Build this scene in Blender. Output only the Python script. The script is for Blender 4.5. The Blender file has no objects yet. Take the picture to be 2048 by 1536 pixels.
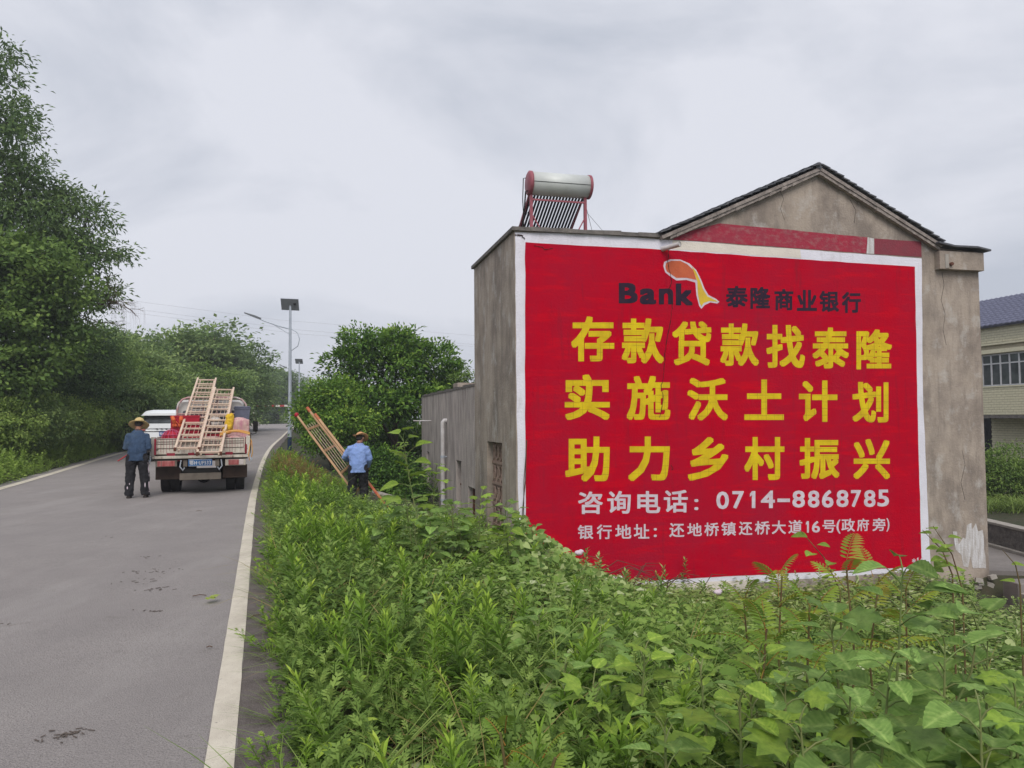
import bpy, bmesh, math, random
import numpy as np
from mathutils import Vector, Matrix, Euler
R = math.radians
sc = bpy.context.scene
COL = sc.collection

# ------------------------------------------------------------------ camera
EYE = Vector((0, 0, 1.6))
cam_d = bpy.data.cameras.new('camera')
cam_d.sensor_width = 36; cam_d.lens = 36 * 1540 / 2048
cam_d.clip_start = .05; cam_d.clip_end = 3000
cam = bpy.data.objects.new('camera', cam_d); COL.objects.link(cam)
CAMR = Euler((R(90 + 2.6), 0, 0)).to_matrix() @ Euler((0, 0, R(-.45))).to_matrix()
cam.matrix_world = Matrix.Translation(EYE) @ CAMR.to_4x4()
sc.camera = cam

# ------------------------------------------------------------------ sky, sun, exposure
SUN_EL, SUN_AZ = 46, 177                     # azimuth from +Y, clockwise: behind the camera, a touch right
world = bpy.data.worlds.new('World'); sc.world = world; world.use_nodes = True
wt = world.node_tree; wt.nodes.clear()
def wn(t, **k):
    n = wt.nodes.new(t)
    for a, v in k.items(): setattr(n, a, v)
    return n
sky = wn('ShaderNodeTexSky', sky_type='NISHITA', sun_disc=False)
sky.sun_elevation = R(SUN_EL); sky.sun_rotation = R(SUN_AZ); sky.dust_density = 4
bgs = wn('ShaderNodeBackground'); bgs.inputs[1].default_value = .05
tc = wn('ShaderNodeTexCoord')
mp = wn('ShaderNodeMapping'); mp.inputs['Scale'].default_value = (1, 1, 2.1); mp.inputs['Rotation'].default_value = (0, R(8), 0)
n1 = wn('ShaderNodeTexNoise'); n1.inputs['Scale'].default_value = 1.7; n1.inputs['Detail'].default_value = 7; n1.inputs['Roughness'].default_value = .55; n1.inputs['Distortion'].default_value = .5
cr = wn('ShaderNodeValToRGB')
cr.color_ramp.elements[0].position = .41; cr.color_ramp.elements[0].color = (.45, .48, .55, 1)
cr.color_ramp.elements[1].position = .60; cr.color_ramp.elements[1].color = (.635, .65, .71, 1)
bgc = wn('ShaderNodeBackground'); bgc.inputs[1].default_value = .88
mx = wn('ShaderNodeMixShader'); mx.inputs[0].default_value = .93
wo = wn('ShaderNodeOutputWorld')
L = wt.links.new
L(tc.outputs['Generated'], mp.inputs[0]); L(mp.outputs[0], n1.inputs['Vector']); L(n1.outputs[0], cr.inputs[0])
L(cr.outputs[0], bgc.inputs[0]); L(sky.outputs[0], bgs.inputs[0])
L(bgs.outputs[0], mx.inputs[1]); L(bgc.outputs[0], mx.inputs[2]); L(mx.outputs[0], wo.inputs[0])
sd = bpy.data.lights.new('sun', 'SUN'); sd.energy = 1.5; sd.angle = R(35); sd.color = (1, .96, .9)
so = bpy.data.objects.new('sun', sd); COL.objects.link(so)
_a, _e = R(SUN_AZ), R(SUN_EL)
so.rotation_euler = Vector((math.sin(_a) * math.cos(_e), math.cos(_a) * math.cos(_e), math.sin(_e))).to_track_quat('Z', 'Y').to_euler()
so.location = (0, -10, 30)
sc.view_settings.view_transform = 'Standard'; sc.view_settings.look = 'None'
sc.view_settings.exposure = 0.52; sc.view_settings.gamma = 1; sc.view_settings.use_curve_mapping = False
sc.cycles.max_bounces = 6; sc.cycles.transmission_bounces = 4; sc.cycles.diffuse_bounces = 3; sc.cycles.glossy_bounces = 2

# ------------------------------------------------------------------ measuring helpers
def ray(px, py):
    return CAMR @ Vector(((px - 1024) / 1540, (768 - py) / 1540, -1))
def at(px, py, Y):
    d = ray(px, py); return EYE + d * (Y / d.y)
def topx(p):
    v = CAMR.transposed() @ (Vector(p) - EYE)
    return (1024 - v.x / v.z * 1540, 768 + v.y / v.z * 1540)
def vproj(P):
    M = np.array(CAMR).T; Q = (P - np.array(EYE)) @ M.T
    return 1024 - Q[:, 0] / Q[:, 2] * 1540, 768 + Q[:, 1] / Q[:, 2] * 1540

def catmull(xs, ys):
    xs = np.array(xs, float); ys = np.array(ys, float)
    m = np.gradient(ys, xs)
    def f(x):
        x = np.asarray(x, float); i = np.clip(np.searchsorted(xs, x) - 1, 0, len(xs) - 2)
        h = xs[i + 1] - xs[i]; t = np.clip((x - xs[i]) / h, 0, 1)
        return ((2*t**3 - 3*t**2 + 1) * ys[i] + (t**3 - 2*t**2 + t) * h * m[i] + (-2*t**3 + 3*t**2) * ys[i+1] + (t**3 - t**2) * h * m[i+1])
    return f
XR = catmull([-30, -10, 3.53, 7.14, 17, 34, 46.6, 68, 99, 130, 160, 220], [9.4, 2.95, -1.41, -2.58, -5.75, -10.75, -14.0, -19.5, -26.5, -31.5, -34, -33])
ZR = catmull([-30, 12, 20, 30, 46, 68, 85, 110, 220], [0, 0, .08, .3, .6, .95, 1.12, 1.15, 1.15])
RW = 5.75
def smooth_noise(x, y, s, seed=0):
    rng = np.random.RandomState(seed); v = 0
    for k in range(5):
        a = rng.uniform(0, 6.28); f = s * rng.uniform(.6, 1.9); p = rng.uniform(0, 6.28); q = rng.uniform(0, 6.28)
        v = v + np.sin((x * math.cos(a) + y * math.sin(a)) * f + p) * np.cos((-x * math.sin(a) + y * math.cos(a)) * f * .8 + q)
    return v / 5
def ground(x, y):
    x = np.asarray(x, float); y = np.asarray(y, float)
    xr = XR(y); zr = ZR(y); d = (x - xr) * .95
    dr = np.clip(d - .38, 0, None)
    right = np.interp(dr, [0, .25, 1.2, 2.4, 4.2, 6.4, 9, 12], [-.03, -.03, -.14, -.36, -.82, -1.42, -1.66, -1.62])
    far = np.interp(y, [0, 30, 60, 100], [1, 1, .5, .2]); right = np.where(dr > 0, right * far, right)
    e = np.clip(-(x - (xr - RW)) * .95 - .3, 0, None)
    left = np.interp(e, [0, .3, 1.2, 3, 6, 10, 20, 60], [0, 0, .12, .7, 2.0, 3.4, 5.5, 7])
    tap = np.interp(y, [-30, 0, 30, 60, 100, 200], [1, 1, .85, .5, .2, .1])
    z = np.where(d > .2, zr + right, np.where(e > 0, zr - .03 + left * tap, zr - .06))
    bump = smooth_noise(x, y, 1.9, 3) * .05
    z = z + np.where((dr > .5) | (e > .6), bump, 0)
    z = z - .5 * np.interp(x, [8.4, 9.3], [0, 1]) * np.interp(y, [10.5, 13, 15.2, 15.4], [0, 1, 1, 0])
    flat = (x > 9.6 + 0 * y) & (y > 15.2)
    z = np.where(flat, np.minimum(z, -1.62), z)
    return z
def gz(x, y): return float(ground(x, y))

# ------------------------------------------------------------------ naming
def tag(o, label=None, cat=None, group=None, kind=None):
    if label: o['label'] = label
    if cat: o['category'] = cat
    if group: o['group'] = group
    if kind: o['kind'] = kind
    return o
def thing(name, label, cat, loc=(0, 0, 0), rz=0, group=None):
    o = bpy.data.objects.new(name, None); COL.objects.link(o); o.empty_display_size = .2
    o.location = loc; o.rotation_euler = (0, 0, rz)
    return tag(o, label, cat, group)
def link(name, me, parent=None, label=None, kind=None, M=None):
    o = bpy.data.objects.new(name, me); COL.objects.link(o)
    if parent: o.parent = parent
    if M is not None: o.matrix_local = M
    return tag(o, label, None, None, kind)

# ------------------------------------------------------------------ materials
MATS = {}
def mat(name, c1, c2=None, scale=6, rough=.75, bump=0, bscale=40, metal=0, spec=.3, stretch=(1, 1, 1), detail=6, lo=.35, hi=.65, coat=0, extra=None):
    if name in MATS: return MATS[name]
    m = bpy.data.materials.new(name); m.use_nodes = True; nt = m.node_tree; b = nt.nodes['Principled BSDF']
    b.inputs['Roughness'].default_value = rough; b.inputs['Metallic'].default_value = metal
    b.inputs['Specular IOR Level'].default_value = spec
    if coat: b.inputs['Coat Weight'].default_value = coat; b.inputs['Coat Roughness'].default_value = .1
    tcn = nt.nodes.new('ShaderNodeTexCoord'); mpn = nt.nodes.new('ShaderNodeMapping'); mpn.inputs['Scale'].default_value = stretch
    nt.links.new(tcn.outputs['Object'], mpn.inputs[0])
    if c2 is None: c2 = tuple(v * .8 for v in c1)
    ns = nt.nodes.new('ShaderNodeTexNoise'); ns.inputs['Scale'].default_value = scale; ns.inputs['Detail'].default_value = detail; ns.inputs['Roughness'].default_value = .6
    nt.links.new(mpn.outputs[0], ns.inputs['Vector'])
    rp = nt.nodes.new('ShaderNodeValToRGB'); rp.color_ramp.elements[0].position = lo; rp.color_ramp.elements[1].position = hi
    rp.color_ramp.elements[0].color = (*c1, 1); rp.color_ramp.elements[1].color = (*c2, 1)
    nt.links.new(ns.outputs[0], rp.inputs[0]); nt.links.new(rp.outputs[0], b.inputs['Base Color'])
    if bump:
        n2 = nt.nodes.new('ShaderNodeTexNoise'); n2.inputs['Scale'].default_value = bscale; n2.inputs['Detail'].default_value = 5
        nt.links.new(tcn.outputs['Object'], n2.inputs['Vector'])
        bp = nt.nodes.new('ShaderNodeBump'); bp.inputs['Strength'].default_value = bump; bp.inputs['Distance'].default_value = .02
        nt.links.new(n2.outputs[0], bp.inputs['Height']); nt.links.new(bp.outputs[0], b.inputs['Normal'])
    MATS[name] = m
    if extra: extra(nt, b, rp, tcn)
    return m
def overlay(nt, b, src, tcn, color, scale, lo, hi, stretch=(1, 1, 1), amt=1, detail=5):
    """mix a stain colour over the colour socket src, returns the new socket"""
    mpn = nt.nodes.new('ShaderNodeMapping'); mpn.inputs['Scale'].default_value = stretch
    nt.links.new(tcn.outputs['Object'], mpn.inputs[0])
    ns = nt.nodes.new('ShaderNodeTexNoise'); ns.inputs['Scale'].default_value = scale; ns.inputs['Detail'].default_value = detail; ns.inputs['Roughness'].default_value = .65
    nt.links.new(mpn.outputs[0], ns.inputs['Vector'])
    mr = nt.nodes.new('ShaderNodeMapRange'); mr.inputs[1].default_value = lo; mr.inputs[2].default_value = hi; mr.inputs[4].default_value = amt
    nt.links.new(ns.outputs[0], mr.inputs[0])
    m = nt.nodes.new('ShaderNodeMix'); m.data_type = 'RGBA'; m.inputs[7].default_value = (*color, 1)
    nt.links.new(mr.outputs[0], m.inputs[0]); nt.links.new(src, m.inputs[6]); nt.links.new(m.outputs[2], b.inputs['Base Color'])
    return m.outputs[2]

def foliage(name, cols, trans=.3, rough=.55, spec=.25, mottle=0):
    if name in MATS: return MATS[name]
    m = bpy.data.materials.new(name); m.use_nodes = True; nt = m.node_tree; b = nt.nodes['Principled BSDF']
    at_ = nt.nodes.new('ShaderNodeAttribute'); at_.attribute_name = 'tint'
    rp = nt.nodes.new('ShaderNodeValToRGB')
    els = rp.color_ramp.elements
    for i, c in enumerate(cols):
        p = i / (len(cols) - 1)
        e = els[0] if i == 0 else (els[1] if i == len(cols) - 1 else els.new(p))
        if i in (0, len(cols) - 1): e.position = p
        e.color = (*c, 1)
    # rewrite in order (new() shifts indices)
    for i, c in enumerate(cols): els[i].position = i / (len(cols) - 1); els[i].color = (*c, 1)
    nt.links.new(at_.outputs['Fac'], rp.inputs[0]); nt.links.new(rp.outputs[0], b.inputs['Base Color'])
    src = rp.outputs[0]
    if mottle:
        tcn = nt.nodes.new('ShaderNodeTexCoord'); oi = nt.nodes.new('ShaderNodeObjectInfo')
        src = overlay(nt, b, src, tcn, (.07, .14, .03), 3.5, .42, .62, amt=.45); src = overlay(nt, b, src, tcn, (.33, .25, .08), 8, .66, .72, amt=.7)
        hs = nt.nodes.new('ShaderNodeHueSaturation'); mr = nt.nodes.new('ShaderNodeMapRange'); mr.inputs[3].default_value = .62; mr.inputs[4].default_value = 1.3
        nt.links.new(oi.outputs['Random'], mr.inputs[0]); nt.links.new(mr.outputs[0], hs.inputs['Value']); nt.links.new(src, hs.inputs['Color']); src = hs.outputs[0]
        nt.links.new(src, b.inputs['Base Color'])
    b.inputs['Roughness'].default_value = rough; b.inputs['Specular IOR Level'].default_value = spec * .4
    tr = nt.nodes.new('ShaderNodeBsdfTranslucent'); nt.links.new(src, tr.inputs[0])
    ms = nt.nodes.new('ShaderNodeMixShader'); ms.inputs[0].default_value = trans
    out = nt.nodes['Material Output']
    nt.links.new(b.outputs[0], ms.inputs[1]); nt.links.new(tr.outputs[0], ms.inputs[2]); nt.links.new(ms.outputs[0], out.inputs[0])
    MATS[name] = m; return m

# ------------------------------------------------------------------ mesh builder
class MB:
    def __init__(s): s.V = []; s.F = []; s.S = []
    def add(s, V, F, smooth=False):
        n = len(s.V); s.V += [tuple(v) for v in V]; s.F += [tuple(n + i for i in f) for f in F]; s.S += [smooth] * len(F); return s
    def box(s, c, d, rot=None):
        c = Vector(c); V = []
        for x in (-.5, .5):
            for y in (-.5, .5):
                for z in (-.5, .5):
                    v = Vector((x * d[0], y * d[1], z * d[2]))
                    if rot is not None: v = rot @ v
                    V.append(c + v)
        return s.add(V, [(0, 1, 3, 2), (4, 6, 7, 5), (0, 4, 5, 1), (2, 3, 7, 6), (0, 2, 6, 4), (1, 5, 7, 3)])
    def b2(s, a, b):                                   # box by two corners
        return s.box([(a[i] + b[i]) / 2 for i in range(3)], [abs(a[i] - b[i]) for i in range(3)])
    def bar(s, p, q, w, h, up=(0, 0, 1)):
        p, q = Vector(p), Vector(q); d = (q - p); l = d.length; d.normalize(); u = Vector(up)
        x = d.cross(u)
        if x.length < 1e-4: x = d.cross(Vector((1, 0, 0)))
        x.normalize(); z = x.cross(d)
        return s.box((p + q) / 2, (w, l, h), Matrix((x, d, z)).transposed())
    def tube(s, p, q, r0, r1=None, n=8, caps=True): return s.path([p, q], [r0, r0 if r1 is None else r1], n, caps)
    def path(s, pts, r, n=6, caps=True):
        pts = [Vector(p) for p in pts]; k = len(pts)
        if not hasattr(r, '__len__'): r = [r] * k
        V = []; prev = None
        for i in range(k):
            d = (pts[min(i + 1, k - 1)] - pts[max(i - 1, 0)])
            if d.length < 1e-6: d = Vector((0, 0, 1))
            d.normalize()
            a = prev if prev is not None else (Vector((0, 0, 1)) if abs(d.z) < .9 else Vector((1, 0, 0)))
            x = (a - d * a.dot(d)); x.normalize(); y = d.cross(x); prev = x
            for j in range(n):
                t = 2 * math.pi * j / n; V.append(pts[i] + (x * math.cos(t) + y * math.sin(t)) * r[i])
        F = [(i*n + j, i*n + (j+1) % n, (i+1)*n + (j+1) % n, (i+1)*n + j) for i in range(k - 1) for j in range(n)]
        s.add(V, F, n > 4)
        if caps: s.add(V[:n], [tuple(range(n))[::-1]]); s.add(V[-n:], [tuple(range(n))])
        return s
    def prism(s, pts, off):                            # polygon extruded by the vector off
        n = len(pts); o = Vector(off); P = [Vector(p) for p in pts]
        return s.add(P + [p + o for p in P], [tuple(range(n))[::-1], tuple(range(n, 2*n))] + [(i, (i+1) % n, n + (i+1) % n, n + i) for i in range(n)])
    def lathe(s, prof, c=(0, 0, 0), n=20, M=None, smooth=True):
        V = []; c = Vector(c)
        for r, z in prof:
            for j in range(n):
                t = 2 * math.pi * j / n; v = Vector((r * math.cos(t), r * math.sin(t), z))
                if M is not None: v = M @ v
                V.append(c + v)
        k = len(prof)
        return s.add(V, [(i*n + j, i*n + (j+1) % n, (i+1)*n + (j+1) % n, (i+1)*n + j) for i in range(k - 1) for j in range(n)], smooth)
    def ell(s, c, r, n=12, m=8, M=None):
        prof = [(math.sin(math.pi * i / m), -math.cos(math.pi * i / m)) for i in range(m + 1)]
        S = Matrix.Diagonal(Vector(r)); S = S if M is None else M @ S
        return s.lathe([(max(a, .001), b) for a, b in prof], c, n, S)
    def loft(s, rings, caps=True, smooth=False):
        n = len(rings[0]); V = [v for r in rings for v in r]; k = len(rings)
        s.add(V, [(i*n + j, i*n + (j+1) % n, (i+1)*n + (j+1) % n, (i+1)*n + j) for i in range(k - 1) for j in range(n)], smooth)
        if caps: s.add(rings[0], [tuple(range(n))[::-1]]); s.add(rings[-1], [tuple(range(n))])
        return s
    def mesh(s, name, m=None, bevel=0, seg=2):
        me = bpy.data.meshes.new(name); me.from_pydata([tuple(v) for v in s.V], [], s.F)
        me.polygons.foreach_set('use_smooth', s.S)
        if m: me.materials.append(m)
        bm = bmesh.new(); bm.from_mesh(me)
        bmesh.ops.remove_doubles(bm, verts=bm.verts, dist=1e-5) if bevel else None
        bmesh.ops.recalc_face_normals(bm, faces=bm.faces)
        if bevel:
            ed = [e for e in bm.edges if len(e.link_faces) == 2 and e.calc_face_angle(0) > .5]
            bmesh.ops.bevel(bm, geom=ed, offset=bevel, segments=seg, affect='EDGES', profile=.5, clamp_overlap=True)
        bm.to_mesh(me); bm.free(); me.update(); return me
    def build(s, name, m, parent=None, bevel=0, label=None, kind=None, seg=2):
        return link(name, s.mesh(name, m, bevel, seg), parent, label, kind)
    def voxel(s, name, m, parent=None, vox=.012, smooth=3, disp=0, dsize=.12, label=None):
        me = s.mesh(name, None); o = bpy.data.objects.new(name + '_tmp', me); COL.objects.link(o)
        md = o.modifiers.new('r', 'REMESH'); md.mode = 'VOXEL'; md.voxel_size = vox; md.use_smooth_shade = True
        if smooth: q = o.modifiers.new('s', 'SMOOTH'); q.iterations = smooth; q.factor = .6
        if disp:
            t = bpy.data.textures.new('folds', 'CLOUDS'); t.noise_scale = dsize; t.noise_depth = 2
            q = o.modifiers.new('d', 'DISPLACE'); q.texture = t; q.strength = disp; q.mid_level = .5
        bpy.context.view_layer.update()
        ev = o.evaluated_get(bpy.context.evaluated_depsgraph_get()); out = bpy.data.meshes.new_from_object(ev)
        bpy.data.objects.remove(o); out.name = name
        out.materials.clear(); out.materials.append(m)
        out.polygons.foreach_set('use_smooth', [True] * len(out.polygons))
        return link(name, out, parent, label)

# ------------------------------------------------------------------ leaf stamping (numpy)
def T(v, q): return (np.array(v, float), np.array(q, int))
T_DIA = T([(0, 0, 0), (.5, .45, .12), (0, 1, -.05), (-.5, .45, .12)], [(0, 1, 2, 3)])
T_HEX = T([(0, 0, 0), (.45, .3, .06), (.32, .75, .02), (0, 1, -.1), (-.32, .75, .02), (-.45, .3, .06)], [(0, 1, 2, 3), (0, 3, 4, 5)])
T_LAN = T([(0, 0, 0), (.46, .32, .06), (.36, .68, .03), (0, 1, -.12), (-.36, .68, .03), (-.46, .32, .06), (0, .5, -.04)],
          [(0, 1, 2, 6), (6, 2, 3, 4), (0, 6, 4, 5)])
T_OVA = T([(0, 0, 0), (.38, .14, .05), (.5, .4, .06), (.32, .74, .0), (0, 1, -.16), (-.32, .74, .0), (-.5, .4, .06), (-.38, .14, .05), (0, .36, -.03), (0, .7, -.07)],
          [(0, 1, 2, 8), (8, 2, 3, 9), (9, 3, 4, 5), (0, 8, 6, 7), (8, 9, 5, 6)])
T_HEA = T([(0, .12, 0), (.36, -.03, .06), (.55, .28, .05), (.34, .68, .0), (0, 1, -.14), (-.34, .68, .0), (-.55, .28, .05), (-.36, -.03, .06), (0, .4, -.04), (0, .72, -.07)],
          [(0, 1, 2, 8), (8, 2, 3, 9), (9, 3, 4, 5), (0, 8, 6, 7), (8, 9, 5, 6)])
def lobed():
    V = [(0, .35, -.02)]; Q = []
    tips = [(-150, .42), (-100, .55), (-45, .72), (0, .68), (45, .72), (100, .55), (150, .42)]
    tips = [(a, r) for a, r in tips]
    pts = []
    for i, (a, r) in enumerate(tips):
        pts.append((math.sin(R(a)) * r, .35 + math.cos(R(a)) * r, -.05))
        if i < 6:
            am = (a + tips[i + 1][0]) / 2; rr = .44 if i in (1, 2, 3, 4) else .40
            pts.append((math.sin(R(am)) * rr, .35 + math.cos(R(am)) * rr, .05))
    V += pts; V.append((0, .08, .02)); last = len(V) - 1; ring = [last] + list(range(1, last))
    # quads: centre, notch, tip, notch
    Q = []
    seq = [last] + list(range(1, last)) + [last]
    # seq: last, tip0, notch0, tip1, notch1 ... tip6, last
    for i in range(0, len(seq) - 2, 2): Q.append((0, seq[i], seq[i + 1], seq[i + 2]))
    return T(V, Q)
T_LOB = lobed()
T_BLA = T([(-.5, 0, 0), (.5, 0, 0), (.42, .4, -.06), (-.42, .4, -.06), (.3, .75, -.22), (-.3, .75, -.22), (.04, 1, -.42), (-.04, 1, -.42)],
          [(0, 1, 2, 3), (3, 2, 4, 5), (5, 4, 6, 7)])
T_STM = T([(.5, 0, .29), (-.5, 0, .29), (0, 0, -.58), (.35, 1, .2), (-.35, 1, .2), (0, 1, -.4)], [(0, 1, 4, 3), (1, 2, 5, 4), (2, 0, 3, 5)])
def nrm(a): return a / np.maximum(np.linalg.norm(a, axis=-1, keepdims=True), 1e-9)
class VG:
    def __init__(s): s.V = []; s.Q = []; s.C = []; s.n = 0
    def raw(s, V, Q, C):
        s.V.append(V); s.Q.append(Q + s.n); s.C.append(C); s.n += len(V)
    def stamp(s, tm, O, D, N, Ln, W, tint, curl=None):
        """tm template; O origins, D length directions, N rough normals"""
        tv, tq = tm; O = np.atleast_2d(O); n = len(O)
        D = nrm(np.broadcast_to(D, (n, 3)).astype(float)); X = nrm(np.cross(D, N)); Z = np.cross(X, D)
        Ln = np.broadcast_to(Ln, (n,)).astype(float); W = np.broadcast_to(W, (n,)).astype(float)
        zz = tv[None, :, 2] * Ln[:, None]
        if tm is T_STM: zz = tv[None, :, 2] * W[:, None]
        if curl is not None: zz = zz - (tv[None, :, 1] ** 2) * (np.broadcast_to(curl, (n,)) * Ln)[:, None]
        P = O[:, None, :] + X[:, None, :] * (tv[None, :, 0] * W[:, None])[..., None] + D[:, None, :] * (tv[None, :, 1] * Ln[:, None])[..., None] + Z[:, None, :] * zz[..., None]
        k = len(tv)
        Q = (tq[None] + (np.arange(n) * k)[:, None, None]).reshape(-1, 4)
        C = np.repeat(np.broadcast_to(tint, (n,)).astype(float), k)
        s.raw(P.reshape(-1, 3), Q, C)
    def arrays(s): return np.concatenate(s.V), np.concatenate(s.Q), np.concatenate(s.C)
    def place(s, arr, pos, rz, sx, sz, dt, lean=None):
        V, Q, C = arr; n = len(pos); c, si = np.cos(rz), np.sin(rz)
        x = V[None, :, 0] * sx[:, None]; y = V[None, :, 1] * sx[:, None]; z = V[None, :, 2] * sz[:, None]
        P = np.stack([x * c[:, None] - y * si[:, None], x * si[:, None] + y * c[:, None], z], -1)
        if lean is not None: P[..., :2] += lean[:, None, :] * (z ** 1.3 * (z > 0))[..., None] if False else lean[:, None, :] * np.clip(z, 0, None)[..., None]
        P += pos[:, None, :]
        QQ = (Q[None] + (np.arange(n) * len(V))[:, None, None]).reshape(-1, 4)
        CC = (C[None] + dt[:, None]).reshape(-1)
        s.raw(P.reshape(-1, 3), QQ, CC)
    def mesh(s, name, m):
        V, Q, C = s.arrays(); me = bpy.data.meshes.new(name)
        me.vertices.add(len(V)); me.vertices.foreach_set('co', V.astype(np.float32).ravel())
        me.loops.add(len(Q) * 4); me.loops.foreach_set('vertex_index', Q.astype(np.int32).ravel())
        me.polygons.add(len(Q)); me.polygons.foreach_set('loop_start', np.arange(0, len(Q) * 4, 4, dtype=np.int32))
        me.update(calc_edges=True)
        a = me.attributes.new('tint', 'FLOAT', 'POINT'); a.data.foreach_set('value', np.clip(C, 0, 1).astype(np.float32))
        me.materials.append(m); return me
    def build(s, name, m, parent=None, label=None, kind=None): return link(name, s.mesh(name, m), parent, label, kind)

# ================================================================== MATERIALS
def asphalt_x(nt, b, rp, tcn):
    s = overlay(nt, b, rp.outputs[0], tcn, (.12, .108, .10), 120, .50, .66, amt=.75, detail=3)
    s = overlay(nt, b, s, tcn, (.46, .43, .40), 85, .60, .70, amt=.75, detail=3)
    s = overlay(nt, b, s, tcn, (.275, .25, .243), .55, .42, .70, (1.8, .2, 1), .6)
    s = overlay(nt, b, s, tcn, (.40, .37, .355), .8, .50, .74, (1.5, .3, 1), .5)
    s = overlay(nt, b, s, tcn, (.15, .13, .115), 3.1, .62, .76, (1, 1, 1), .4)
m_road = mat('asphalt', (.35, .318, .305), (.305, .277, .267), 1.3, .95, .9, 95, spec=.2, extra=asphalt_x)
def line_x(nt, b, rp, tcn):
    s = overlay(nt, b, rp.outputs[0], tcn, (.36, .31, .26), 60, .58, .70, amt=.7)
    s = overlay(nt, b, s, tcn, (.38, .33, .27), 3, .45, .75, (1, .35, 1), .6)
    overlay(nt, b, s, tcn, (.22, .19, .17), 38, .655, .68, (1, 1, 1), .9, 8)
m_shoulder = mat('dirty_asphalt', (.165, .14, .132), (.12, .10, .09), 4, .95, .9, 90, extra=lambda nt, b, rp, tcn: overlay(nt, b, overlay(nt, b, rp.outputs[0], tcn, (.26, .23, .21), 110, .58, .68, amt=.7, detail=3), tcn, (.06, .05, .04), 6, .5, .7, amt=.7))
m_line = mat('road_paint', (.66, .60, .50), (.58, .52, .43), 9, .8, .3, 150, extra=line_x)
m_soil = mat('soil', (.06, .05, .03), (.035, .045, .018), 3, .95, .6, 30)
def conc_x(nt, b, rp, tcn):
    s = overlay(nt, b, rp.outputs[0], tcn, (.215, .178, .152), .9, .42, .62, (1.3, 1.3, .9), .9, 8)
    s = overlay(nt, b, s, tcn, (.165, .138, .12), 3.0, .50, .70, (1.6, 1.6, .3), .7, 8)
    s = overlay(nt, b, s, tcn, (.52, .49, .46), 2.3, .54, .68, (1, 1, .8), .7, 8)
    s = overlay(nt, b, s, tcn, (.16, .13, .11), 30, .58, .75, amt=.5)
m_conc = mat('weathered_render', (.44, .37, .31), (.37, .305, .25), 1.2, .92, .5, 26, extra=conc_x)
def conc2_x(nt, b, rp, tcn):
    s = overlay(nt, b, rp.outputs[0], tcn, (.22, .185, .18), 2.6, .42, .62, (1.4, 1.4, .35), .75, 8)
    s = overlay(nt, b, s, tcn, (.44, .40, .37), 1.1, .52, .74, (1, 1, .5), .55, 8)
m_conc2 = mat('stained_render', (.52, .455, .42), (.44, .385, .35), 1.0, .93, .5, 24, extra=conc2_x)
m_dconc = mat('dark_cement', (.11, .10, .095), (.19, .17, .155), 7, .95, .8, 18)
m_verge = mat('cracked_mortar', (.36, .31, .28), (.20, .17, .155), 11, .95, .8, 25)
m_paving = mat('paving', (.25, .225, .21), (.19, .17, .16), 1.5, .9, .4, 40)
m_pale = mat('pale_cement', (.40, .37, .33), (.30, .27, .24), 5, .9, .5, 30)
def redp_x(nt, b, rp, tcn):
    s = overlay(nt, b, rp.outputs[0], tcn, (.37, .010, .034), .7, .40, .66, (1, 1, .5), .85, 8)
    s = overlay(nt, b, s, tcn, (.62, .002, .014), 2.5, .50, .66, (.4, .4, 2.6), .7, 8)
    s = overlay(nt, b, s, tcn, (.25, .014, .03), 5, .56, .72, (1.4, 1.4, .15), .6)
m_red = mat('red_wall_paint', (.50, .001, .018), (.46, .001, .018), 2, .9, .45, 30, spec=.0, extra=redp_x)
def fade_x(nt, b, rp, tcn):
    overlay(nt, b, rp.outputs[0], tcn, (.33, .17, .165), 7, .48, .72, (1, 1, 1.5), .75, 8)
m_fade = mat('faded_red_paint', (.37, .022, .05), (.30, .035, .06), 3, .8, .4, 30, extra=fade_x)
m_fade2 = mat('faded_dark_red_paint', (.26, .04, .06), (.20, .045, .06), 3, .85, .4, 30)
def whp_x(nt, b, rp, tcn):
    s = overlay(nt, b, rp.outputs[0], tcn, (.52, .49, .50), 6, .55, .72, (1, 1, .4), .6, 8)
    overlay(nt, b, s, tcn, (.42, .37, .34), 14, .66, .76, amt=.7)
m_white = mat('white_wall_paint', (.80, .78, .86), (.70, .68, .75), 2, .75, .5, 30, extra=whp_x)
m_cream = mat('cream_wall_paint', (.78, .71, .63), (.68, .62, .55), 2, .75, .5, 30)
m_patch = mat('whitewash', (.66, .65, .66), (.42, .38, .35), 8, .85, .5, 30, stretch=(2, 2, .35))
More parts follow.
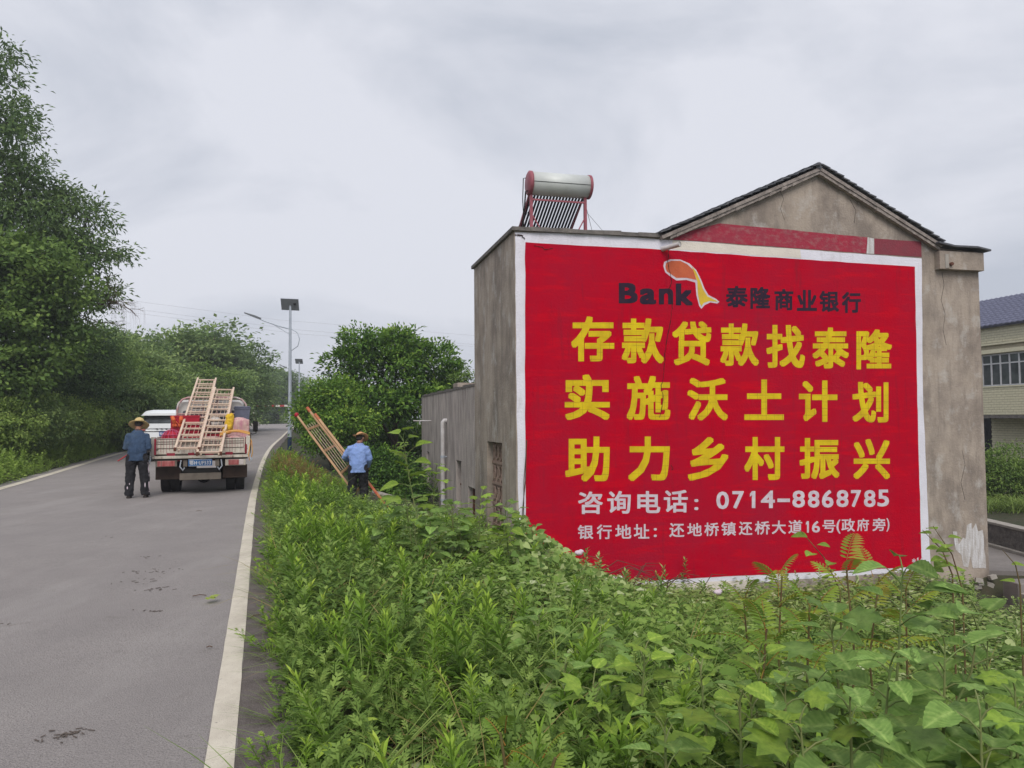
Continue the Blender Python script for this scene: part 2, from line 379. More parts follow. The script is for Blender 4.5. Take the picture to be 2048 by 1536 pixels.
def yel_x(nt, b, rp, tcn):                             # thin sketched setting-out grid showing through the letters
    br = nt.nodes.new('ShaderNodeTexBrick'); br.offset = 0; br.inputs['Scale'].default_value = 1
    br.inputs['Brick Width'].default_value = .17; br.inputs['Row Height'].default_value = .125; br.inputs['Mortar Size'].default_value = .0028
    br.inputs['Color1'].default_value = (0, 0, 0, 1); br.inputs['Color2'].default_value = (0, 0, 0, 1); br.inputs['Mortar'].default_value = (1, 1, 1, 1)
    sp = nt.nodes.new('ShaderNodeSeparateXYZ'); cb = nt.nodes.new('ShaderNodeCombineXYZ')
    nt.links.new(tcn.outputs['Object'], sp.inputs[0]); nt.links.new(sp.outputs[0], cb.inputs[0]); nt.links.new(sp.outputs[2], cb.inputs[1])
    nt.links.new(cb.outputs[0], br.inputs['Vector'])
    ns = nt.nodes.new('ShaderNodeTexNoise'); ns.inputs['Scale'].default_value = 1.6; nt.links.new(tcn.outputs['Object'], ns.inputs[0])
    mr = nt.nodes.new('ShaderNodeMapRange'); mr.inputs[1].default_value = .42; mr.inputs[2].default_value = .6; mr.inputs[4].default_value = .8
    nt.links.new(ns.outputs[0], mr.inputs[0])
    mu = nt.nodes.new('ShaderNodeMath'); mu.operation = 'MULTIPLY'; nt.links.new(br.outputs['Color'], mu.inputs[0]); nt.links.new(mr.outputs[0], mu.inputs[1])
    m = nt.nodes.new('ShaderNodeMix'); m.data_type = 'RGBA'; m.inputs[7].default_value = (.25, .12, .02, 1)
    nt.links.new(mu.outputs[0], m.inputs[0]); nt.links.new(rp.outputs[0], m.inputs[6]); nt.links.new(m.outputs[2], b.inputs['Base Color'])
m_yel = mat('yellow_wall_paint', (.76, .57, .01), (.60, .40, .012), 3, .75, .35, 30, spec=.15, extra=yel_x)
m_ink = mat('dark_wall_paint', (.022, .014, .032), (.042, .02, .036), 6, .8, .3, 30, spec=.1)
m_lwhite = mat('white_letter_paint', (.70, .62, .68), (.58, .47, .54), 9, .7, .3, 30)
m_orange = mat('orange_wall_paint', (.60, .13, .045), (.52, .10, .04), 5, .6, .3, 30)
m_lyel = mat('logo_yellow_paint', (.72, .50, .03), (.62, .40, .05), 4, .6, .3, 30)
m_crack = mat('crack', (.03, .012, .012), rough=1)
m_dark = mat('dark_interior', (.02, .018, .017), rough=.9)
m_rust = mat('rusty_steel', (.16, .06, .035), (.08, .035, .025), 12, .85, .4, 60)
m_galv = mat('galvanised_steel', (.50, .54, .60), (.42, .46, .52), 5, .45, .1, 40, metal=.25)
m_navy = mat('navy_paint', (.012, .03, .075), rough=.5)
m_panel = mat('solar_panel_back', (.16, .17, .18), (.13, .14, .155), 5, .4)
m_pvc = mat('white_pvc', (.62, .60, .60), (.45, .42, .41), 4, .5)
m_glass = mat('window_glass', (.045, .05, .055), (.10, .11, .12), 2.2, .06, spec=.8)
m_steelp = mat('white_painted_frame', (.62, .62, .64), rough=.5)
m_rubber = mat('tyre_rubber', (.022, .022, .022), (.045, .042, .04), 8, .9, .3, 60)
m_tile = mat('grey_roof_tile', (.07, .075, .09), (.13, .13, .14), 9, .85, .5, 40)
m_wood = mat('bamboo', (.56, .36, .20), (.44, .25, .14), 9, .6, .2, 60, stretch=(1, 1, .3))
m_wpink = mat('paint_stained_bamboo', (.68, .56, .42), (.60, .42, .34), 7, .65, .2, 60)
m_wred = mat('red_splashed_bamboo', (.45, .05, .04), (.50, .22, .08), 9, .6, .2, 60)
m_skin = mat('skin', (.34, .17, .11), (.28, .135, .09), 20, .55, spec=.4)

# foliage palettes (dark to light)
f_weed = foliage('weed_leaf', [(.07, .13, .022), (.15, .27, .038), (.25, .41, .058), (.40, .56, .08), (.55, .66, .12)], .35)
f_verge = foliage('verge_leaf', [(.16, .24, .05), (.24, .36, .07), (.34, .47, .10), (.46, .58, .15)], .35)
f_fern = foliage('mugwort_leaf', [(.08, .145, .038), (.16, .26, .06), (.26, .38, .09), (.40, .51, .14)], .35)
f_vine = foliage('vine_leaf', [(.06, .11, .028), (.14, .24, .055), (.26, .38, .10), (.42, .51, .20), (.60, .64, .42)], .28, .5, .3)
f_broad = foliage('broad_leaf', [(.08, .15, .032), (.17, .29, .058), (.28, .42, .09), (.42, .55, .15)], .35, .6, .2)
f_lime = foliage('lime_leaf', [(.13, .22, .04), (.22, .34, .055), (.33, .44, .075), (.44, .52, .12)], .38)
f_grass = foliage('grass_blade', [(.12, .18, .045), (.20, .29, .07), (.30, .39, .11), (.44, .44, .20)], .3)
f_seed = foliage('seedy_grass', [(.20, .18, .06), (.30, .25, .09), (.36, .27, .11), (.36, .20, .08)], .25)
f_sumac = foliage('pinnate_leaf', [(.11, .20, .035), (.21, .34, .055), (.34, .42, .06), (.42, .26, .06), (.42, .11, .05)], .35)
f_t1 = foliage('tree_leaf_dark', [(.06, .11, .045), (.11, .18, .065), (.18, .27, .09), (.28, .37, .12)], .35)
f_t2 = foliage('tree_leaf_mid', [(.07, .125, .04), (.13, .215, .055), (.21, .31, .075), (.33, .43, .11)], .32)
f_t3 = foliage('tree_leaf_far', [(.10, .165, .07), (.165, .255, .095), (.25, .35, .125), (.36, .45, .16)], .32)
f_camp = foliage('camphor_leaf', [(.03, .07, .02), (.07, .15, .03), (.14, .27, .04), (.26, .40, .06), (.40, .52, .09)], .28, .45, .35)
m_bark = mat('bark', (.10, .075, .055), (.06, .045, .035), 12, .95, .6, 40, stretch=(1, 1, .3))
m_stem = mat('green_stem', (.16, .24, .07), (.20, .20, .08), 5, .7)
m_rstem = mat('reddish_stem', (.12, .06, .035), (.16, .15, .05), 8, .7)
m_twig = mat('twig', (.13, .08, .055), (.08, .05, .035), 9, .9)

# ================================================================== GROUND, ROAD
def axis(a, b, fine, lo, hi, coarse):
    v = list(np.arange(lo, hi, fine)); s = coarse; x = hi
    while x < b: v.append(x); x += s; s *= 1.25
    v.append(b); x = lo; s = coarse; left = []
    while x > a: x -= s; left.append(max(x, a)); s *= 1.25
    return np.array(left[::-1] + v)
gx = axis(-500, 500, .3, -32, 14, .8); gy = axis(-60, 900, .35, 0, 55, 1.0)
GX, GY = np.meshgrid(gx, gy); GZ = ground(GX, GY)
gm = bpy.data.meshes.new('ground'); nx, ny = len(gx), len(gy)
gm.vertices.add(nx * ny); gm.vertices.foreach_set('co', np.stack([GX, GY, GZ], -1).astype(np.float32).ravel())
ii = np.arange(nx * ny).reshape(ny, nx); q = np.stack([ii[:-1, :-1], ii[:-1, 1:], ii[1:, 1:], ii[1:, :-1]], -1).reshape(-1, 4)
gm.loops.add(q.size); gm.loops.foreach_set('vertex_index', q.astype(np.int32).ravel())
gm.polygons.add(len(q)); gm.polygons.foreach_set('loop_start', np.arange(0, q.size, 4, dtype=np.int32)); gm.update(calc_edges=True)
gm.polygons.foreach_set('use_smooth', [True] * len(q)); gm.materials.append(m_soil)
tag(link('ground', gm), 'soil and earth bank under the roadside weeds', kind='structure')

def strip(name, offs, dz, m, label, y0=-25, y1=200, jit=0, seed=1):
    rng = np.random.RandomState(seed)
    ys = np.concatenate([np.arange(y0, 40, .25), np.arange(40, y1, 1.0)])
    V = []; k = len(offs)
    for y in ys:
        s = float(XR(y + .2) - XR(y - .2)) / .4; nx_ = Vector((1, -s, 0)).normalized()
        for j, (o, jj) in enumerate(offs):
            o2 = o + (rng.uniform(-jj, jj) if jj else 0)
            x = float(XR(y)) + o2 * 1.05
            V.append((x, y, float(ZR(y)) + dz))
    F = [(i*k + j, i*k + j + 1, (i+1)*k + j + 1, (i+1)*k + j) for i in range(len(ys) - 1) for j in range(k - 1)]
    me = bpy.data.meshes.new(name); me.from_pydata(V, [], F); me.materials.append(m)
    return tag(link(name, me), label, kind='structure')
strip('road', [(-RW - .32, .02), (-RW, 0), (-3, 0), (0, 0), (.43, .035)], 0, m_road, 'grey asphalt country road curving away to the left')
strip('road_shoulder', [(.137, .012), (.44, .035)], .004, m_shoulder, 'dark dirty asphalt shoulder right of the edge line')
strip('edge_line', [(0, .002), (.135, .003)], .008, m_line, 'cream painted edge line along the right side of the road')
strip('edge_line', [(-RW, .002), (-RW + .22, .002)], .008, m_line, 'cream painted edge line along the left side of the road')

# scraps lying on the road
rng = random.Random(4)
def scrap(px, py, w, n, name, label, mt, cat):
    d = ray(px, py); t = -1.6 / d.z; p = EYE + d * t
    mb = MB()
    for i in range(n):
        a = rng.uniform(0, 6.28); x, y = rng.gauss(0, w * .5), rng.gauss(0, w * .4); l = rng.uniform(.01, .045)
        q = Vector((x, y, .003)); mb.bar(q, q + Vector((math.cos(a) * l, math.sin(a) * l, rng.uniform(0, .004))), rng.uniform(.004, .010), .003)
    o = mb.build(name, mt); o.location = (p.x, p.y, float(ZR(p.y)) + .002); tag(o, label, cat, None, 'stuff'); return o
for px, py, w, n, l in [(127, 1456, .13, 26, 'dark scatter of crushed husks nearest the camera on the road'), (318, 1138, .24, 16, 'dark smear of dried mud on the road, widest of the cluster'),
                        (288, 1155, .2, 12, 'dried mud crumbs just left of the widest smear on the road'), (308, 1173, .13, 14, 'small dark dried mud patch below the widest smear'),
                        (265, 1139, .1, 6, 'thin mud crumbs left of the widest smear'), (290, 1112, .14, 6, 'faint brown mud flecks behind the widest smear'),
                        (303, 1215, .12, 7, 'faint mud streak in front of the mud cluster'), (222, 1074, .12, 4, 'tiny dark mud flecks behind the man on the road'), (8, 1241, .1, 4, 'small dark twig bits at the left edge of the road')]:
    scrap(px, py, w, n, 'mud_scrap', l, mat('dried_mud', (.13, .105, .09), rough=.95), 'dried mud')
for px, py, l, a in [(385, 1188, .12, .3), (392, 1025, .1, .1), (500, 1230, .12, 1.1), (413, 1287, .04, .2)]:
    d = ray(px, py); p = EYE + d * (-1.6 / d.z); mb = MB().path([(0, 0, .01), (l * .5, l * .15, .016), (l, 0, .01)], .004, 5)
    o = mb.build('twig', m_twig); o.location = p; o.location.z = float(ZR(p.y)) + .002; o.rotation_euler.z = a
    tag(o, {385: 'thin dark twig on the road beside the fallen green leaf', 392: 'short dark twig lying on the road near the truck', 500: 'dry twig on the asphalt strip right of the edge line', 413: 'tiny dark stick on the grey road'}[px], 'twig')
d = ray(410, 1200); p = EYE + d * (-1.6 / d.z); v = VG()
v.stamp(T_LOB, np.array([[0, 0, .01], [.05, .02, .015]]), np.array([[1, .3, 0], [.3, 1, .1]]), np.array([[0, 0, 1.], [0, .2, 1.]]), [.10, .09], [.09, .08], [.8, .95])
o = v.build('fallen_leaf', f_lime); o.location = (p.x, p.y, .005); tag(o, 'pale green fallen leaf lying on the grey road', 'leaf')
scrap(508, 1190, .08, 4, 'leaf_litter', 'pale dry scrap right of the edge line', m_pale, 'litter')

# ================================================================== PAINTED HOUSE
HROT = R(14.5); HO = Vector((.06, 13, -1.75))
HM = Matrix.Translation(HO) @ Matrix.Rotation(HROT, 4, 'Z'); HI = HM.inverted()
def hplane(px, py, axisn, val):
    """photo pixel -> house-local point on the plane local[axisn]=val"""
    e = HI @ EYE; d = (HI.to_3x3() @ ray(px, py)); t = (val - e[axisn]) / d[axisn]; return e + d * t
def wp(px, py): p = hplane(px, py, 1, 0); return p.x, p.z           # on the painted front wall
def sp_(px, py): p = hplane(px, py, 0, 0); return p.y, p.z          # on the side wall
house = thing('painted_house', 'grey rendered house whose gable wall carries a huge red painted bank advertisement', 'house', HO, HROT)
XE = wp(1966, 800)[0]; ZT = wp(1034, 458)[1]; DW = sp_(949, 700)[0]; DL = sp_(845, 900)[0]; ZL = sp_(949, 772)[1]
apx, apz = wp(1632, 345); lx, lz = wp(1336, 474); rx, rz_ = wp(1872, 497)
ZT2 = wp(1320, 472)[1]
# front wall: one outline, extruded backwards
out = [(0, 0), (XE, 0), (XE, rz_ - .02), (rx, rz_ + .02), (apx, apz), (lx, lz), (lx - .02, ZT2 - .03), (0, ZT - .03)]
MB().prism([(x, 0, z) for x, z in out], (0, .24, 0)).build('wall', m_conc, house)
# side wall of the tall wing with its lattice opening
def wall_holes(mb, y0, y1, z0, z1, holes, x0=0., th=.22):
    ys = sorted({y0, y1} | {h[0] for h in holes} | {h[1] for h in holes})
    for a, b in zip(ys[:-1], ys[1:]):
        hs = sorted([(h[2], h[3]) for h in holes if h[0] <= a + 1e-6 and h[1] >= b - 1e-6])
        z = z0
        for h0, h1 in hs: mb.b2((x0, a, z), (x0 + th, b, h0)); z = h1
        mb.b2((x0, a, z), (x0 + th, b, z1))
    return mb
la, lt = sp_(1004, 886); lb, _ = sp_(974, 884)
lat = (la, lb, lt - 2.0, lt)
mb = MB(); wall_holes(mb, .24, DW, 0, ZT - .04, [lat])
o = mb.build('wall', m_conc, house)
mb = MB().b2((.22, DW - .2, 0), (lx + .4, DW, ZT - .05)).b2((lx + .2, .24, 0), (lx + .4, DW, ZT - .05)); mb.build('wall', m_conc, house)
# concrete lattice in the opening
mb = MB(); yl0, yl1, zl0, zl1 = lat
for k in range(6):
    z = zl0 + (zl1 - zl0) * k / 5.0
    if k in (1, 2, 3, 4): mb.b2((.10, yl0, z - .025), (.16, yl1, z + .025))
for k in range(4): y = yl0 + (yl1 - yl0) * (k + .5) / 4; mb.b2((.11, y - .02, zl0), (.15, y + .02, zl1))
for k in range(5):
    z0 = zl0 + (zl1 - zl0) * k / 5; z1 = zl0 + (zl1 - zl0) * (k + 1) / 5
    for j in range(4):
        y0 = yl0 + (yl1 - yl0) * j / 4; y1 = yl0 + (yl1 - yl0) * (j + 1) / 4; ym = (y0 + y1) / 2; zm = (z0 + z1) / 2
        for s_ in ((y0, z0, y1, z1), (y0, z1, y1, z0)): mb.bar((.13, s_[0], s_[1]), (.13, s_[2], s_[3]), .035, .035)
        mb.path([(.12, ym + .09 * math.cos(t), zm + .12 * math.sin(t)) for t in np.linspace(0, 6.28, 11)], .018, 5, False)
mb.build('window_lattice', mat('lattice_concrete', (.34, .24, .19), (.25, .17, .14), 9, .9, .4), house, label='decorative cast concrete lattice filling the side opening')
MB().b2((.6, .3, 0), (.62, DW - .2, ZT - .3)).build('dark_backing', m_dark, house)  # near-black sheet, paints the unlit inside seen through the lattice
# lower wing with narrow slots
slots = []
for a, b, zt_, h in [(858, 853, 902, 1.0), (886, 880, 909, .95), (922, 912, 920, 1.15), (950, 936, 974, .95)]:
    ya, za = sp_(a, zt_ + 2); yb, zb = sp_(b, zt_); slots.append((ya, yb, (za + zb) / 2 - h, (za + zb) / 2))
slots.sort(); mb = MB(); wall_holes(mb, DW, DL, 0, ZL, slots, x0=.004)
mb.build('wing_wall', m_conc2, house, label='streaky lower wing wall with narrow openings')
mb = MB().b2((.004, DL, 0), (4.5, DL + .2, ZL)).b2((4.3, DW, 0), (4.5, DL, ZL)); mb.build('wing_wall', m_conc2, house)
MB().b2((.22, DW, ZL - .35), (4.3, DL, ZL - .22)).build('wing_roof', m_dconc, house)
MB().b2((.5, DW, 0), (.52, DL, ZL - .4)).build('dark_backing', m_dark, house)  # dark sheet behind the slots stands in for the shade indoors
mb = MB()
for k in range(int((DL - DW) / .42)):
    y = DW + .05 + k * .42; mb.b2((-.012, y, ZL), (.24, y + .40, ZL + .045 + .012 * (k % 3)))
mb.build('wall_coping', m_dconc, house)
for (ya, yb, z0, z1) in slots:
    mb = MB()
    if yb - ya > .65: 
        for k in range(2): y = ya + (yb - ya) * (k + 1) / 3; mb.b2((.06, y - .03, z0), (.12, y + .03, z1))
    mb.b2((.1, ya, (z0 + z1) / 2 - .02), (.13, yb, (z0 + z1) / 2 + .02)).build('window_bar', m_rust, house)
# small block and shrub on the wing roof
y0 = sp_(935, 800)[0]
MB().b2((.9, DL - 1.2, ZL - .22), (3.2, DL - .4, ZL + .40)).build('roof_parapet', m_conc, house, bevel=.01)
# flat roof slab of the tall wing
mb = MB(); n = 9
for k in range(n):
    x0 = -.05 + (lx + .12) * k / n; x1 = -.05 + (lx + .12) * (k + 1) / n
    z = ZT + (ZT2 - ZT) * (k + .5) / n
    mb.prism([(x0, -.055 - .012 * (k % 2), z - .035), (x1, -.055 - .012 * (k % 2), z - .035), (x1, -.055, z + .03 + .01 * (k % 3)), (x0, -.055, z + .03 + .008 * (k % 2))], (0, DW + .12, 0))
mb.build('roof_slab', m_dconc, house)
# gable roof: slabs, verge mortar, rows of tiles
RD = 7.5
def slope(p0, p1, n, side):
    (x0, z0), (x1, z1) = p0, p1; dx, dz = x1 - x0, z1 - z0; l = math.hypot(dx, dz); ux, uz = dx / l, dz / l; nxx, nzz = -uz, ux
    if nzz < 0: nxx, nzz = -nxx, -nzz
    MB().prism([(x0, -.13, z0), (x1, -.13, z1), (x1 + nxx * .06, -.13, z1 + nzz * .06), (x0 + nxx * .06, -.13, z0 + nzz * .06)], (0, RD, 0)).build('roof_slope', m_verge, house, label='cracked mortar edged roof slope')
    st = []
    for k in range(n):                                  # overlapping verge tiles, each lifted at its lower end
        a = k / n; b = (k + 1.18) / n
        if side > 0: a, b = (k - .18) / n, (k + 1) / n
        lift0, lift1 = (.045, .02) if side < 0 else (.02, .045)
        j = rng.uniform(-.008, .008)
        pts = [(x0 + dx*a + nxx*(.078 + lift0 + j), z0 + dz*a + nzz*(.078 + lift0 + j)), (x0 + dx*b + nxx*(.078 + lift1), z0 + dz*b + nzz*(.078 + lift1)),
               (x0 + dx*b + nxx*(.103 + lift1), z0 + dz*b + nzz*(.103 + lift1)), (x0 + dx*a + nxx*(.103 + lift0 + j), z0 + dz*a + nzz*(.103 + lift0 + j))]
        yy = -.165 + rng.uniform(-.015, .015)
        MB().prism([(x, yy, z) for x, z in pts], (0, .24, 0)).build('roof_tile', m_tile, house)
        st.append((pts, yy))
    mb = MB()
    for pts, yy in st:
        for c in range(1, 30): mb.prism([(x, -.2 + c * .25, z + .018 * (c % 2)) for x, z in pts], (0, .235, 0))
    mb.build('tile_rows', m_tile, house, kind='stuff')
slope((lx - .16, lz - .07), (apx, apz), 20, -1)
slope((apx, apz), (rx + .02, rz_ + .0), 19, 1)
MB().path([(apx - .02, -.13, apz + .085), (apx - .02, RD - .2, apz + .085)], .075, 10).build('ridge_tile', m_tile, house)
# rough mortar under verge
mb = MB()
for (x0, z0), (x1, z1) in (((lx, lz), (apx, apz)), ((apx, apz), (rx, rz_))):
    for k in range(26):
        a = k / 26; b = (k + 1) / 26; j = rng.uniform(0, .02)
        mb.prism([(x0 + (x1-x0)*a, -.10 - j, z0 + (z1-z0)*a - .055 - j), (x0 + (x1-x0)*b, -.10 - j, z0 + (z1-z0)*b - .055 - j * .5), (x0 + (x1-x0)*b, -.10 - j, z0 + (z1-z0)*b + .0), (x0 + (x1-x0)*a, -.10 - j, z0 + (z1-z0)*a + .0)], (0, .099 + j, 0))
mb.build('verge_mortar', m_verge, house)
# right eave: projecting beam, thin flared roof
bx0, bzt = wp(1868, 500); bzb = wp(1868, 540)[1]; xe2 = hplane(1968, 520, 1, -.14).x
MB().b2((bx0, -.14, bzb), (xe2, .30, bzt - .04)).build('eave_beam', m_conc, house, bevel=.008)
MB().b2((bx0 + .12, -.15, bzb + .02), (bx0 + .2, -.141, bzt - .1)).build('eave_patch', m_pale, house)
MB().tube((bx0 + .25, -.19, bzb + .1), (bx0 + .25, -.1, bzb + .1), .035, n=10).build('drain_stub', m_rust, house)
ex1, ez1 = hplane(1981, 500, 1, -.22).x, hplane(1981, 500, 1, -.22).z
pts = [(rx - .12, rz_ + .06), (rx + .25, rz_ - .02 + .02), (ex1 - .3, ez1 + .03), (ex1 + .02, ez1 - .02)]
mb = MB(); 
for (a, b), (c, d_) in zip(pts[:-1], pts[1:]): mb.prism([(a, -.22, b), (c, -.22, d_), (c, -.22, d_ + .035), (a, -.22, b + .035)], (0, RD, 0))
mb.build('eave_roof', m_tile, house)
MB().b2((XE - .5, .24, 0), (XE, RD, bzb + .25)).build('wall', m_conc, house)
MB().b2((lx + .4, RD - .3, 0), (XE - .5, RD, bzb)).build('wall', m_conc, house)
# corner edge chipped plinth at the right foot
mb = MB()
for k in range(16): mb.box((XE - .05 - rng.uniform(0, 1.3), -.05 - rng.uniform(0, .12), wp(1940, 1150)[1] + rng.uniform(-.22, .02)), (rng.uniform(.05, .2), .12, rng.uniform(.04, .09)), Euler((rng.uniform(-.3, .3), rng.uniform(-.4, .4), rng.uniform(-1, 1))).to_matrix())
mb.build('rubble', m_pale, house, kind='stuff')

# ---- the mural: painted sheets a few mm proud of each other
mural = MB(); rj = random.Random(7)
def sheet(pts_px, y, m, name, parent, jit=.006, step=.25, label=None):
    P = [wp(*p) for p in pts_px]; out = []
    for (a, b), (c, d_) in zip(P, P[1:] + P[:1]):
        n = max(1, int(math.hypot(c - a, d_ - b) / step))
        for k in range(n): t = k / n; out.append((a + (c-a)*t + rj.uniform(-jit, jit), y, b + (d_-b)*t + rj.uniform(-jit, jit)))
    return MB().prism(out, (0, .0025, 0)).build(name, m, parent, label=label)
white = sheet([(1030, 464), (1180, 468), (1340, 480), (1843, 517), (1846, 800), (1861, 1140), (1500, 1166), (1505, 1187), (1180, 1196), (1040, 1200), (1033, 800)], -.004, m_white, 'mural_border', house, label='white painted border strip of the advertisement')
sheet([(1345, 481), (1600, 499), (1602, 517), (1345, 499)], -.0065, m_cream, 'border_section', white)
sheet([(1240, 1172), (1500, 1160), (1500, 1184), (1250, 1192)], -.0066, m_cream, 'border_section', white)
red = sheet([(1050, 485), (1330, 500), (1600, 519), (1829, 533), (1834, 800), (1843, 1133), (1500, 1150), (1240, 1165), (1052, 1176), (1050, 800)], -.009, m_red, 'mural', house, label='bright red painted advertisement field')
sheet([(1348, 477), (1380, 462), (1440, 447), (1560, 458), (1735, 475), (1732, 507), (1600, 497), (1345, 479)], -.005, m_fade, 'faded_band', house, .004, label='faded red paint band above the advertisement')
sheet([(1748, 477), (1842, 483), (1843, 514), (1748, 508)], -.005, m_fade2, 'faded_band', house, .004, label='dull dark red paint block at the right end of the band')
sheet([(1735, 475), (1748, 477), (1748, 508), (1733, 507)], -.005, m_patch, 'faded_band', house, .002, label='pale strip between the faded red bands')
sheet([(1906, 1062), (1914, 1062), (1917, 1090), (1926, 1075), (1931, 1078), (1934, 1050), (1942, 1045), (1944, 1060), (1951, 1046), (1956, 1062), (1965, 1060), (1972, 1137), (1945, 1136), (1941, 1112), (1936, 1135), (1926, 1133), (1922, 1110), (1912, 1100)], -.004, m_patch, 'whitewash_patch', house, .01, .12, 'rough whitewash patch at the foot of the wall')

def glyph_mesh(ch, box, m, bold, y, name, parent, grow=True):
    cu = bpy.data.curves.new('glyph', 'FONT'); cu.body = ch; cu.resolution_u = 3
    o = bpy.data.objects.new('glyph', cu); COL.objects.link(o); bpy.context.view_layer.update()
    me0 = bpy.data.meshes.new_from_object(o.evaluated_get(bpy.context.evaluated_depsgraph_get()))
    bpy.data.objects.remove(o); bpy.data.curves.remove(cu)
    V = np.array([v.co[:2] for v in me0.vertices]); F = [tuple(p.vertices) for p in me0.polygons]; bpy.data.meshes.remove(me0)
    if ch == '1': V = np.array([(.36, 1.), (.36, .76), (0, .66), (0, .84), (.55, 1.), (1., 1.), (1., 0), (.36, 0)]); F = [(2, 1, 0, 4, 3), (7, 6, 5, 4, 0, 1)]; bold = 0
    lo, hi = V.min(0), V.max(0)
    sh = [(0, 0)] + [(a * bold, b * bold) for a in (-1, -.4, .4, 1) for b in (-1, -.4, .4, 1) if abs(a) == 1 or abs(b) == 1] if bold else [(0, 0)]
    lo2, hi2 = lo - bold, hi + bold
    x0, y0, x1, y1 = box
    (ax, az), (bx, bz), (cx, cz), (dx, dz) = wp(x0, y1), wp(x1, y1), wp(x1, y0), wp(x0, y0)
    VV, FF = [], []
    for k, s in enumerate(sh):
        P = (V + s - lo2) / np.maximum(hi2 - lo2, 1e-6); u, w = P[:, 0], P[:, 1]
        X = (1-u)*(1-w)*ax + u*(1-w)*bx + u*w*cx + (1-u)*w*dx; Z = (1-u)*(1-w)*az + u*(1-w)*bz + u*w*cz + (1-u)*w*dz
        n = len(VV); VV += [(float(a), y - k * .00012, float(b)) for a, b in zip(X, Z)]; FF += [tuple(n + i for i in f) for f in F]
    me = bpy.data.meshes.new(name); me.from_pydata(VV, [], FF); me.materials.append(m)
    bm = bmesh.new(); bm.from_mesh(me)
    for f in bm.faces:
        f.normal_update()
        if f.normal.y > 0: f.normal_flip()
    bm.to_mesh(me); bm.free()
    return link(name, me, parent)
TXT = [
 ('ink', .03, [('B', 1237, 566, 1275, 607), ('a', 1279, 577, 1312, 609), ('n', 1317, 577, 1346, 609), ('k', 1351, 567, 1385, 611),
   ('泰', 1451, 572, 1495, 615), ('隆', 1500, 574, 1540, 618), ('商', 1548, 578, 1586, 621), ('业', 1593, 580, 1633, 622), ('银', 1638, 582, 1677, 624), ('行', 1683, 584, 1721, 626)]),
 ('yel', .027, [('存', 1142, 633, 1228, 723), ('款', 1243, 637, 1327, 727), ('贷', 1344, 643, 1422, 731), ('款', 1440, 647, 1517, 732), ('找', 1532, 650, 1609, 736), ('泰', 1624, 655, 1697, 737), ('隆', 1712, 659, 1783, 739),
   ('实', 1129, 749, 1219, 840), ('施', 1253, 752, 1340, 840), ('沃', 1374, 756, 1455, 841), ('土', 1488, 759, 1567, 840), ('计', 1597, 761, 1674, 844), ('划', 1704, 764, 1776, 845),
   ('助', 1130, 873, 1219, 963), ('力', 1256, 873, 1339, 962), ('乡', 1375, 874, 1456, 961), ('村', 1488, 874, 1568, 960), ('振', 1598, 876, 1678, 958), ('兴', 1706, 878, 1779, 958)]),
 ('wht', .02, [('咨', 1156, 983, 1205, 1028), ('询', 1214, 982, 1261, 1027), ('电', 1274, 982, 1320, 1026), ('话', 1327, 980, 1375, 1025), ('.', 1388, 998, 1396, 1004), ('.', 1388, 1014, 1396, 1020),
   ('0', 1432, 983, 1457, 1018), ('7', 1464, 982, 1487, 1017), ('1', 1499, 982, 1510, 1016), ('4', 1521, 981, 1549, 1016), ('-', 1554, 997, 1579, 1004),
   ('8', 1584, 981, 1609, 1015), ('8', 1615, 981, 1638, 1015), ('6', 1643, 980, 1666, 1015), ('8', 1672, 980, 1696, 1014), ('7', 1701, 980, 1721, 1014), ('8', 1727, 980, 1750, 1014), ('5', 1754, 979, 1777, 1013)]),
 ('wht', .016, [('银', 1155, 1050, 1186, 1078), ('行', 1193, 1049, 1223, 1078), ('地', 1230, 1049, 1262, 1077), ('址', 1267, 1048, 1298, 1077), ('.', 1307, 1056, 1313, 1061), ('.', 1307, 1069, 1313, 1074),
   ('还', 1338, 1046, 1368, 1074), ('地', 1374, 1046, 1403, 1072), ('桥', 1408, 1045, 1437, 1072), ('镇', 1442, 1044, 1471, 1071), ('还', 1477, 1043, 1504, 1070), ('桥', 1509, 1042, 1539, 1069), ('大', 1543, 1041, 1571, 1068), ('道', 1576, 1040, 1604, 1067),
   ('1', 1611, 1042, 1617, 1065), ('6', 1623, 1042, 1639, 1065), ('号', 1644, 1040, 1670, 1065), ('(', 1672, 1039, 1680, 1067), ('政', 1682, 1037, 1709, 1063), ('府', 1713, 1037, 1737, 1062), ('旁', 1744, 1036, 1770, 1062), (')', 1772, 1036, 1778, 1063)]),
 ('wht', .012, [('*', 1823, 1117, 1831, 1126), ('1', 1833, 1115, 1836, 1128), ('4', 1838, 1114, 1845, 1128)])]
MM = {'ink': m_ink, 'yel': m_yel, 'wht': m_lwhite}
for key, bold, items in TXT:
    for ch, *bx in items:
        g = glyph_mesh(ch, bx, MM[key], bold * (.35 if ch == '1' else (1.25 if ch in 'Bank' and key == 'ink' else 1)), -.0115 if key != 'ink' else -.0118, 'painted_character', red)
        if key == 'ink':                               # faint pale halo brushed round the dark lettering
            pass
